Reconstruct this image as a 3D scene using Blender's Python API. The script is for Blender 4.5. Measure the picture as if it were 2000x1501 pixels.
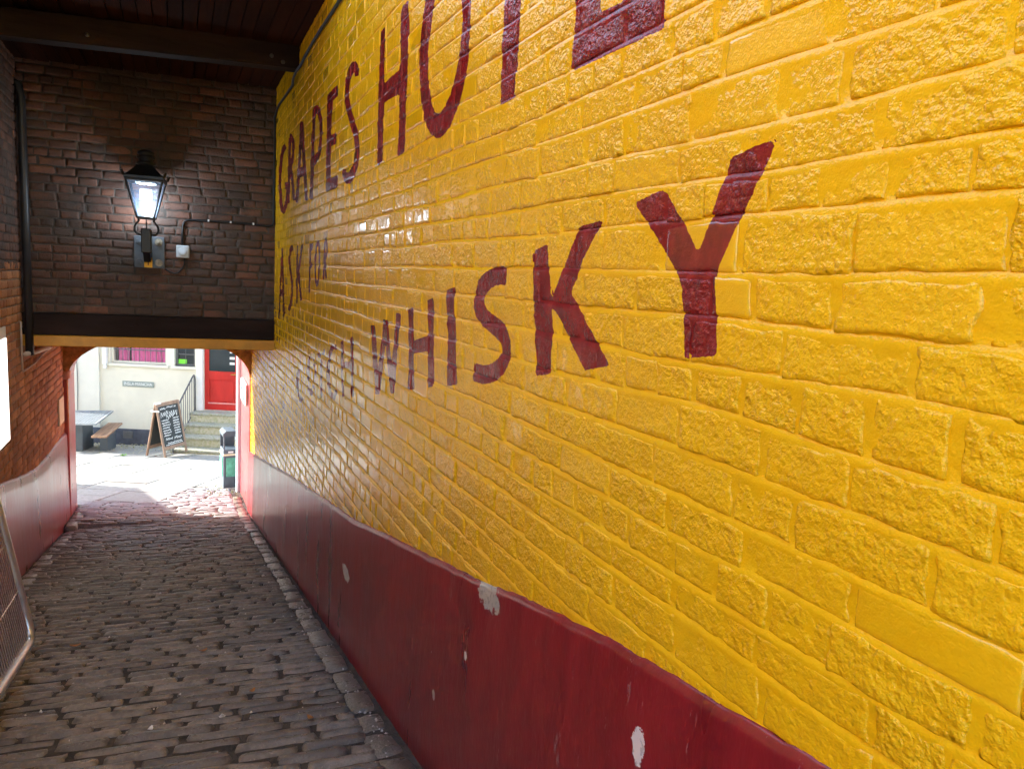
import bpy, bmesh, math, random
import numpy as np
from mathutils import Matrix, Vector, Euler

scn = bpy.context.scene
for o in list(bpy.data.objects):
    bpy.data.objects.remove(o)
COL = scn.collection
random.seed(7)
RNG = np.random.RandomState(11)

# ------------------------------------------------------------------ camera
CAMR = ((0.9129, 0.0052, -0.4081), (-0.4049, 0.1450, -0.9028), (0.0549, 0.9894, 0.1343))  # columns: right, up, back
cam_d = bpy.data.cameras.new('camera')
cam = bpy.data.objects.new('camera', cam_d)
COL.objects.link(cam)
cam_d.sensor_fit = 'HORIZONTAL'
cam_d.sensor_width = 36.0
cam_d.lens = 26.1
cam_d.clip_start = 0.05
cam_d.clip_end = 1500
cam.matrix_world = Matrix(CAMR).to_4x4()
scn.camera = cam

# ------------------------------------------------------------------ sky, sun, exposure
SUN_EL = math.radians(22.0)
SUN_AZ = math.atan2(-0.86, 0.51)          # towards the sun, from +Y
w = bpy.data.worlds.new('World')
scn.world = w
w.use_nodes = True
nt = w.node_tree
nt.nodes.clear()
sky = nt.nodes.new('ShaderNodeTexSky')
sky.sky_type = 'NISHITA'
sky.sun_disc = False
sky.sun_elevation = SUN_EL
sky.sun_rotation = SUN_AZ
bg = nt.nodes.new('ShaderNodeBackground')
bg.inputs['Strength'].default_value = 0.15
wo = nt.nodes.new('ShaderNodeOutputWorld')
nt.links.new(sky.outputs[0], bg.inputs[0])
nt.links.new(bg.outputs[0], wo.inputs[0])
sun_d = bpy.data.lights.new('sun', 'SUN')
sun_d.energy = 3.7
sun_d.angle = math.radians(0.5)
sun_d.color = (1.0, 0.94, 0.85)
sun = bpy.data.objects.new('sun', sun_d)
COL.objects.link(sun)
ts = Vector((math.sin(SUN_AZ) * math.cos(SUN_EL), math.cos(SUN_AZ) * math.cos(SUN_EL), math.sin(SUN_EL)))
sun.rotation_euler = ts.to_track_quat('Z', 'Y').to_euler()
scn.view_settings.view_transform = 'Standard'
scn.view_settings.look = 'None'
scn.view_settings.gamma = 1.0
scn.view_settings.use_curve_mapping = False
scn.view_settings.exposure = 2.5
scn.render.engine = 'CYCLES'
scn.cycles.use_denoising = True
scn.cycles.max_bounces = 7
scn.cycles.diffuse_bounces = 4
scn.cycles.use_adaptive_sampling = True
scn.cycles.adaptive_threshold = 0.03
scn.cycles.glossy_bounces = 3
scn.cycles.sample_clamp_indirect = 6.0
scn.cycles.caustics_reflective = False
scn.cycles.caustics_refractive = False

# ------------------------------------------------------------------ measured layout (metres, camera at the origin)
WX = 0.92            # face of the yellow wall
LX = -1.37           # face of the left wall
CZ = 1.83            # ceiling height above the lens
LWY = 8.256          # lamp wall meets the yellow wall here
SKEW = math.radians(4.0)
A22 = math.radians(22.0)
E1 = (math.cos(A22), -math.sin(A22))
E2 = (math.sin(A22), math.cos(A22))
FV = 17.9            # courtyard facade distance
def passage_z(y): return -1.472 - 0.181 * y
def court_z(x, y): return -3.38 - 0.12 * (x * E2[0] + y * E2[1] - 9.937)
def ground_z(x, y): return passage_z(y) if y < 10.4 else max(passage_z(y), court_z(x, y))
def uv2xy(u, v): return (u * E1[0] + v * E2[0], u * E1[1] + v * E2[1])
def court_uv(u, v):
    x, y = uv2xy(u, v)
    return court_z(x, y)
def dado_top(y):
    return np.interp(y, [-2, 0.5, .756, 1.376, 2.2, 4.17, 7, 10.5, 11.5], [-.25, -.66, -.715, -.807, -.985, -1.40, -1.87, -2.5, -2.68])

# ------------------------------------------------------------------ helpers
def link(o, parent=None):
    COL.objects.link(o)
    if parent is not None:
        o.parent = parent
    return o
def tag(o, label=None, cat=None, group=None, kind=None):
    if label: o['label'] = label
    if cat: o['category'] = cat
    if group: o['group'] = group
    if kind: o['kind'] = kind
    return o
def thing(name, label, cat, loc=(0, 0, 0), rot=(0, 0, 0), group=None):
    o = bpy.data.objects.new(name, None)
    o.location = loc
    o.rotation_euler = rot
    o.empty_display_size = 0.1
    link(o)
    return tag(o, label, cat, group)
class MB:
    """collects shapes for one mesh"""
    def __init__(s): s.v = []; s.f = []; s.m = []
    def add(s, v, f, mi=0):
        n = len(s.v)
        s.v += [tuple(map(float, p)) for p in v]
        s.f += [tuple(i + n for i in q) for q in f]
        s.m += [mi] * len(f)
        return s
    def box(s, a, b, mi=0, M=None, bev=0.0):
        (x0, y0, z0), (x1, y1, z1) = a, b
        if bev > 0:
            bm = bmesh.new()
            bmesh.ops.create_cube(bm, size=1)
            bmesh.ops.scale(bm, vec=(x1 - x0, y1 - y0, z1 - z0), verts=bm.verts)
            bmesh.ops.translate(bm, vec=((x0 + x1) / 2, (y0 + y1) / 2, (z0 + z1) / 2), verts=bm.verts)
            bmesh.ops.bevel(bm, geom=list(bm.edges), offset=bev, segments=1, affect='EDGES', profile=0.5)
            bm.verts.index_update()
            v = [p.co.copy() for p in bm.verts]
            f = [[q.index for q in ff.verts] for ff in bm.faces]
            bm.free()
        else:
            v = [Vector(p) for p in ((x0, y0, z0), (x1, y0, z0), (x1, y1, z0), (x0, y1, z0), (x0, y0, z1), (x1, y0, z1), (x1, y1, z1), (x0, y1, z1))]
            f = [(0, 3, 2, 1), (4, 5, 6, 7), (0, 1, 5, 4), (1, 2, 6, 5), (2, 3, 7, 6), (3, 0, 4, 7)]
        if M is not None: v = [M @ Vector(p) for p in v]
        return s.add(v, f, mi)
    def bar(s, p, q, w, h, mi=0, up=(0, 0, 1)):
        p, q = Vector(p), Vector(q)
        d = (q - p).normalized()
        r = d.cross(Vector(up))
        if r.length < 1e-4: r = d.cross(Vector((1, 0, 0)))
        r.normalize(); t = r.cross(d)
        r *= w / 2; t *= h / 2
        v = [c + sx * r + sy * t for c in (p, q) for sx, sy in ((-1, -1), (1, -1), (1, 1), (-1, 1))]
        return s.add(v, [(0, 1, 2, 3), (7, 6, 5, 4), (0, 4, 5, 1), (1, 5, 6, 2), (2, 6, 7, 3), (3, 7, 4, 0)], mi)
    def tube(s, pts, r, n=8, mi=0, cap=True):
        pts = [Vector(p) for p in pts]
        rs = r if isinstance(r, (list, tuple)) else [r] * len(pts)
        rings = []
        ref = None
        for i, p in enumerate(pts):
            d = (pts[min(i + 1, len(pts) - 1)] - pts[max(i - 1, 0)]).normalized()
            if ref is None:
                ref = Vector((0, 0, 1)) if abs(d.z) < 0.9 else Vector((1, 0, 0))
            a = d.cross(ref).normalized(); b = a.cross(d).normalized()
            ref = b
            rings.append([p + (a * math.cos(t) + b * math.sin(t)) * rs[i] for t in [2 * math.pi * k / n for k in range(n)]])
        v = [q for rg in rings for q in rg]
        f = [(i * n + k, i * n + (k + 1) % n, (i + 1) * n + (k + 1) % n, (i + 1) * n + k) for i in range(len(pts) - 1) for k in range(n)]
        if cap:
            f += [tuple(range(n))[::-1], tuple((len(pts) - 1) * n + k for k in range(n))]
        return s.add(v, f, mi)
    def lathe(s, prof, c, n=16, mi=0, squash=1.0):
        v = [(c[0] + r * math.cos(2 * math.pi * k / n), c[1] + squash * r * math.sin(2 * math.pi * k / n), c[2] + z) for r, z in prof for k in range(n)]
        f = [(i * n + k, i * n + (k + 1) % n, (i + 1) * n + (k + 1) % n, (i + 1) * n + k) for i in range(len(prof) - 1) for k in range(n)]
        f += [tuple(range(n))[::-1], tuple((len(prof) - 1) * n + k for k in range(n))]
        return s.add(v, f, mi)
    def prism(s, poly, axis, lo, hi, mi=0):
        n = len(poly)
        def mk(a, b, t): return (t, a, b) if axis == 'x' else ((a, t, b) if axis == 'y' else (a, b, t))
        v = [mk(a, b, lo) for a, b in poly] + [mk(a, b, hi) for a, b in poly]
        f = [tuple(range(n))[::-1], tuple(range(n, 2 * n))] + [(i, (i + 1) % n, n + (i + 1) % n, n + i) for i in range(n)]
        return s.add(v, f, mi)
    def mesh(s, name, mats, smooth=False):
        me = bpy.data.meshes.new(name)
        me.from_pydata(s.v, [], s.f)
        for m in (mats if isinstance(mats, (list, tuple)) else [mats]): me.materials.append(m)
        me.polygons.foreach_set('material_index', s.m)
        if smooth: me.polygons.foreach_set('use_smooth', [True] * len(s.f))
        me.update()
        bm = bmesh.new(); bm.from_mesh(me)
        bmesh.ops.recalc_face_normals(bm, faces=bm.faces)
        bm.to_mesh(me); bm.free()
        return me
    def build(s, name, mats, parent=None, smooth=False, loc=None):
        o = bpy.data.objects.new(name, s.mesh(name, mats, smooth))
        if loc is not None: o.location = loc
        return link(o, parent)
def raw(name, v, f, mat, parent=None, smooth=True, attrs=None):
    me = bpy.data.meshes.new(name)
    me.from_pydata([tuple(p) for p in v], [], [tuple(q) for q in f])
    me.materials.append(mat)
    if smooth: me.polygons.foreach_set('use_smooth', [True] * len(me.polygons))
    for k, a in (attrs or {}).items():
        at = me.attributes.new(k, 'FLOAT', 'POINT')
        at.data.foreach_set('value', np.asarray(a, dtype=np.float32))
    me.update()
    return link(bpy.data.objects.new(name, me), parent)

# value noise
_T = np.random.RandomState(5).rand(256, 256)
def vnoise(a, b):
    a = np.asarray(a, float); b = np.asarray(b, float)
    i = np.floor(a).astype(int); j = np.floor(b).astype(int)
    fa = a - i; fb = b - j
    fa = fa * fa * (3 - 2 * fa); fb = fb * fb * (3 - 2 * fb)
    g = lambda p, q: _T[p % 256, q % 256]
    return (g(i, j) * (1 - fa) + g(i + 1, j) * fa) * (1 - fb) + (g(i, j + 1) * (1 - fa) + g(i + 1, j + 1) * fa) * fb
def fbm(a, b, o=3):
    r = 0; s = 1; t = 0
    for k in range(o):
        r = r + s * (vnoise(np.asarray(a) * 2 ** k + 17.3 * k, np.asarray(b) * 2 ** k + 9.1 * k) - .5); t += s; s *= .5
    return r / t * 2

CR = np.array(CAMR)
def project(p):
    c = np.asarray(p, float) @ CR
    return c[..., 0] / -c[..., 2], c[..., 1] / -c[..., 2], -c[..., 2]     # tan x, tan y, depth
def in_frame(p, m=0.06):
    a, b, d = project(p)
    return (d > .1) & (np.abs(a) < .69 + m) & (np.abs(b) < .518 + m)

# ------------------------------------------------------------------ materials
class NT:
    def __init__(s, name):
        s.m = bpy.data.materials.new(name); s.m.use_nodes = True
        s.t = s.m.node_tree
        s.b = s.t.nodes['Principled BSDF']
    def n(s, typ, **kw):
        x = s.t.nodes.new(typ)
        for k, v in kw.items():
            if k.startswith('i_'): x.inputs[k[2:].replace('_', ' ')].default_value = v
            else: setattr(x, k, v)
        return x
    def l(s, a, b): s.t.links.new(a, b)
    def pos(s): return s.n('ShaderNodeNewGeometry').outputs['Position']
    def objco(s): return s.n('ShaderNodeTexCoord').outputs['Object']
    def noise(s, co, scale, detail=3, rough=.5, stretch=None):
        if stretch:
            mp = s.n('ShaderNodeMapping'); mp.inputs['Scale'].default_value = stretch
            s.l(co, mp.inputs[0]); co = mp.outputs[0]
        x = s.n('ShaderNodeTexNoise', i_Scale=scale, i_Detail=detail, i_Roughness=rough)
        s.l(co, x.inputs['Vector'])
        return x.outputs['Fac']
    def ramp(s, fac, stops):
        r = s.n('ShaderNodeValToRGB')
        e = r.color_ramp.elements
        while len(e) < len(stops): e.new(.5)
        for k, (p, c) in enumerate(stops):
            e[k].position = p; e[k].color = (c, c, c, 1) if isinstance(c, (int, float)) else (*c, 1)
        s.l(fac, r.inputs[0])
        return r.outputs[0]
    def math(s, op, a, b=None, c=None, clamp=False):
        x = s.n('ShaderNodeMath', operation=op, use_clamp=clamp)
        for k, q in enumerate((a, b, c)):
            if q is None: continue
            if isinstance(q, (int, float)): x.inputs[k].default_value = q
            else: s.l(q, x.inputs[k])
        return x.outputs[0]
    def mix(s, fac, a, b, typ='MIX'):
        x = s.n('ShaderNodeMix', data_type='RGBA', blend_type=typ)
        for k, q in ((0, fac), (6, a), (7, b)):
            if isinstance(q, (int, float)): x.inputs[k].default_value = q
            elif isinstance(q, tuple): x.inputs[k].default_value = (*q, 1)
            else: s.l(q, x.inputs[k])
        return x.outputs[2]
    def bump(s, h, dist, strength=1.0, normal=None):
        x = s.n('ShaderNodeBump', i_Strength=strength, i_Distance=dist)
        s.l(h, x.inputs['Height'])
        if normal is not None: s.l(normal, x.inputs['Normal'])
        s.l(x.outputs[0], s.b.inputs['Normal'])
        return x.outputs[0]
    def base(s, c):
        if isinstance(c, tuple): s.b.inputs['Base Color'].default_value = (*c, 1)
        else: s.l(c, s.b.inputs['Base Color'])
    def rough(s, r):
        if isinstance(r, (int, float)): s.b.inputs['Roughness'].default_value = r
        else: s.l(r, s.b.inputs['Roughness'])
def simple(name, col, rough=.5, metal=0.0, var=.15, scale=8., bump=0.0, bscale=60., spec=.5, stretch=None):
    k = NT(name)
    p = k.objco()
    n = k.noise(p, scale, 4, .6, stretch)
    lo = tuple(c * (1 - var) for c in col); hi = tuple(min(1, c * (1 + var)) for c in col)
    k.base(k.ramp(n, [(.3, lo), (.7, hi)]))
    k.rough(k.math('ADD', rough - .06, k.math('MULTIPLY', n, .12)))
    k.b.inputs['Metallic'].default_value = metal
    k.b.inputs['Specular IOR Level'].default_value = spec
    if bump: k.bump(k.noise(p, bscale, 3, .6, stretch), bump)
    return k.m
def emit(name, col, strength):
    k = NT(name)
    k.base(col)
    k.b.inputs['Emission Color'].default_value = (*col, 1)
    k.b.inputs['Emission Strength'].default_value = strength
    return k.m
def link(o, parent=None):
    COL.objects.link(o)
    if parent is not None:
        o.parent = parent
        if parent.type == 'EMPTY' and not parent.get('_local'):
            o.matrix_parent_inverse = parent.matrix_basis.inverted()
    return o

# ---- paint and masonry
YELLOW = (.87, .485, .006)
INKRED = (.17, .008, .016)
def wall_paint(name, relief):
    k = NT(name)
    p = k.pos()
    ink = k.n('ShaderNodeAttribute', attribute_name='ink').outputs['Fac']
    rg = k.n('ShaderNodeAttribute', attribute_name='rugged').outputs['Fac']
    wob = k.math('MULTIPLY', k.math('SUBTRACT', k.noise(p, 95, 1), .5), .005)
    m = k.math('GREATER_THAN', 0.0, k.math('ADD', k.math('SUBTRACT', ink, .004), wob))
    big = k.noise(p, 1.7, 4, .6)
    fine = k.noise(p, 24, 4, .65)
    ycol = k.ramp(k.math('ADD', k.math('MULTIPLY', big, .6), k.math('MULTIPLY', fine, .4)), [(.3, (.83, .42, .004)), (.5, YELLOW), (.72, (.90, .52, .012))])
    vor = k.n('ShaderNodeTexVoronoi', i_Scale=9.0); k.l(p, vor.inputs['Vector'])
    chip = k.math('LESS_THAN', vor.outputs['Distance'], k.math('MULTIPLY', k.math('SUBTRACT', k.noise(p, 3.1, 1), .53), .26))
    chipc = k.math('MULTIPLY', chip, k.math('GREATER_THAN', k.noise(p, 130, 2), .47))
    ycol = k.mix(chipc, ycol, (.33, .30, .30))
    grime = k.math('MULTIPLY', k.ramp(k.noise(p, 3.3, 5, .7, (1, 1, .55)), [(.5, 0.), (.74, 1.)]), .10)
    ycol = k.mix(grime, ycol, (.50, .25, .03))
    rcol = k.ramp(k.noise(p, 22, 5, .7, (1, 1, .5)), [(.3, (.145, .008, .010)), (.55, (.24, .014, .016)), (.75, (.33, .03, .03))])
    k.base(k.mix(m, ycol, rcol))
    k.rough(k.math('ADD', .13, k.math('MULTIPLY', k.noise(p, 9, 2), .2)))
    k.b.inputs['Specular IOR Level'].default_value = .38 if relief else .25
    k.l(k.math('MULTIPLY', k.math('SUBTRACT', .85, rg, clamp=True), 1.0 if relief else .0), k.b.inputs['Coat Weight'])
    k.b.inputs['Coat Roughness'].default_value = .13
    h1 = k.noise(p, 88, 2, .55)
    h2 = k.noise(p, 36, 1, .5)
    h3 = k.noise(p, 300, 0, .5)
    h = k.math('ADD', k.math('MULTIPLY', k.math('ADD', k.math('MULTIPLY', h1, .62), k.math('MULTIPLY', h2, .5)), k.math('ADD', .10, k.math('MULTIPLY', rg, 1.0)) if relief else .25), k.math('MULTIPLY', h3, .05))
    k.bump(h, .0108, 1.0)
    return k.m
M_BRICKPAINT = wall_paint('glossy_yellow_brick_paint', True)
M_JOINTPAINT = wall_paint('glossy_yellow_joint_paint', False)

def dado_paint(name, lo, hi, chips, dusty):
    k = NT(name)
    p = k.pos()
    streak = k.noise(p, 5, 4, .6, (1, 1, .22))
    fine = k.noise(p, 30, 3, .6, (1, 1, .4))
    col = k.ramp(k.math('ADD', k.math('MULTIPLY', streak, .65), k.math('MULTIPLY', fine, .35)), [(.32, lo), (.68, hi)])
    # pale scuffs
    sc = k.math('MULTIPLY', k.math('GREATER_THAN', k.noise(p, 17, 6, .8, (1, 1, .22)), .645), dusty)
    col = k.mix(sc, col, (.42, .24, .25))
    hair = k.math('MULTIPLY', k.math('GREATER_THAN', k.noise(p, 46, 4, .7, (1, 1, .10)), .70), dusty)
    col = k.mix(hair, col, (.40, .16, .17))
    sp = k.noise(p, 60, 3, .5)
    wobv = k.math('MULTIPLY', k.math('SUBTRACT', k.noise(p, 26, 4, .75), .5), .075)
    for (cy, cz, ry, rz, cc) in chips:
        s = k.n('ShaderNodeSeparateXYZ'); k.l(p, s.inputs[0])
        dy = k.math('DIVIDE', k.math('SUBTRACT', s.outputs['Y'], cy), ry)
        dz = k.math('DIVIDE', k.math('SUBTRACT', s.outputs['Z'], cz), rz)
        d = k.math('SQRT', k.math('ADD', k.math('MULTIPLY', dy, dy), k.math('MULTIPLY', dz, dz)))
        msk = k.math('LESS_THAN', k.math('ADD', d, k.math('MULTIPLY', wobv, 26)), 1.0)
        col = k.mix(msk, col, k.mix(k.math('GREATER_THAN', sp, .60), cc, tuple(c * .7 for c in cc)))
    vor = k.n('ShaderNodeTexVoronoi', i_Scale=6.0); k.l(p, vor.inputs['Vector'])
    tiny = k.math('LESS_THAN', vor.outputs['Distance'], k.math('MULTIPLY', k.math('SUBTRACT', k.noise(p, 4.3, 1), .55), .16))
    col = k.mix(tiny, col, (.62, .52, .50))
    k.base(col)
    k.rough(k.math('ADD', .18, k.math('MULTIPLY', streak, .26)))
    k.b.inputs['Coat Weight'].default_value = .22
    k.b.inputs['Coat Roughness'].default_value = .16
    h = k.math('ADD', k.math('MULTIPLY', k.noise(p, 13, 4, .6, (1, 1, .5)), .8), k.math('MULTIPLY', k.noise(p, 75, 3, .6, (1, 1, .3)), .2))
    k.bump(h, .004)
    return k.m
CH = [(4.243, -1.763, .085, .042, (.62, .58, .56)), (1.224, -.969, .022, .042, (.80, .70, .72)), (2.248, -1.281, .012, .016, (.75, .7, .7)),
      (2.56, -1.60, .016, .022, (.6, .5, .48)), (2.10, -1.00, .085, .05, (.46, .42, .38)), (2.2, -.965, .05, .03, (.46, .42, .38))]
M_DADO = dado_paint('red_dado_paint', (.17, .008, .013), (.31, .016, .025), CH, .5)
M_DADO_L = dado_paint('faded_sheen_red_dado_paint', (.22, .03, .035), (.36, .075, .08), [], .8)  # left dado: faded red, lightened further to hold courtyard sheen in its colour

def brick_mat(name, a, b, soot, dirt=.5):
    k = NT(name)
    p = k.pos()
    tone = k.n('ShaderNodeAttribute', attribute_name='tone').outputs['Fac']
    rnd = k.n('ShaderNodeObjectInfo').outputs['Random']
    t = k.math('FRACT', k.math('ADD', tone, k.math('MULTIPLY', rnd, 1.0)))
    col = k.ramp(t, [(0, a), (.45, tuple((x + y) / 2 for x, y in zip(a, b))), (.85, b), (1, tuple(c * 1.25 for c in b))])
    g = k.noise(p, 40, 4, .7)
    col = k.mix(k.math('MULTIPLY', k.ramp(g, [(.45, 0.), (.7, 1.)]), .45), col, soot)
    col = k.mix(k.math('MULTIPLY', k.ramp(k.noise(p, 2.2, 4, .6), [(.42, 0.), (.62, 1.)]), dirt), col, soot)
    k.base(col)
    k.rough(.78)
    k.bump(k.math('ADD', k.noise(p, 55, 5, .7), k.math('MULTIPLY', k.noise(p, 17, 3), .8)), .008)
    return k.m
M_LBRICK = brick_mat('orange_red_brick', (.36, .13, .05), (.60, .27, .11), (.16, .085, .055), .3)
M_DBRICK = brick_mat('dark_brick', (.075, .036, .026), (.17, .072, .045), (.060, .044, .036), .8)
M_LMORT = simple('buff_mortar', (.30, .22, .16), .9, var=.35, scale=9, bump=.006, bscale=70)
M_DMORT = simple('dark_grey_mortar', (.078, .062, .052), .9, var=.6, scale=3.0, bump=.008, bscale=60)

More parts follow.
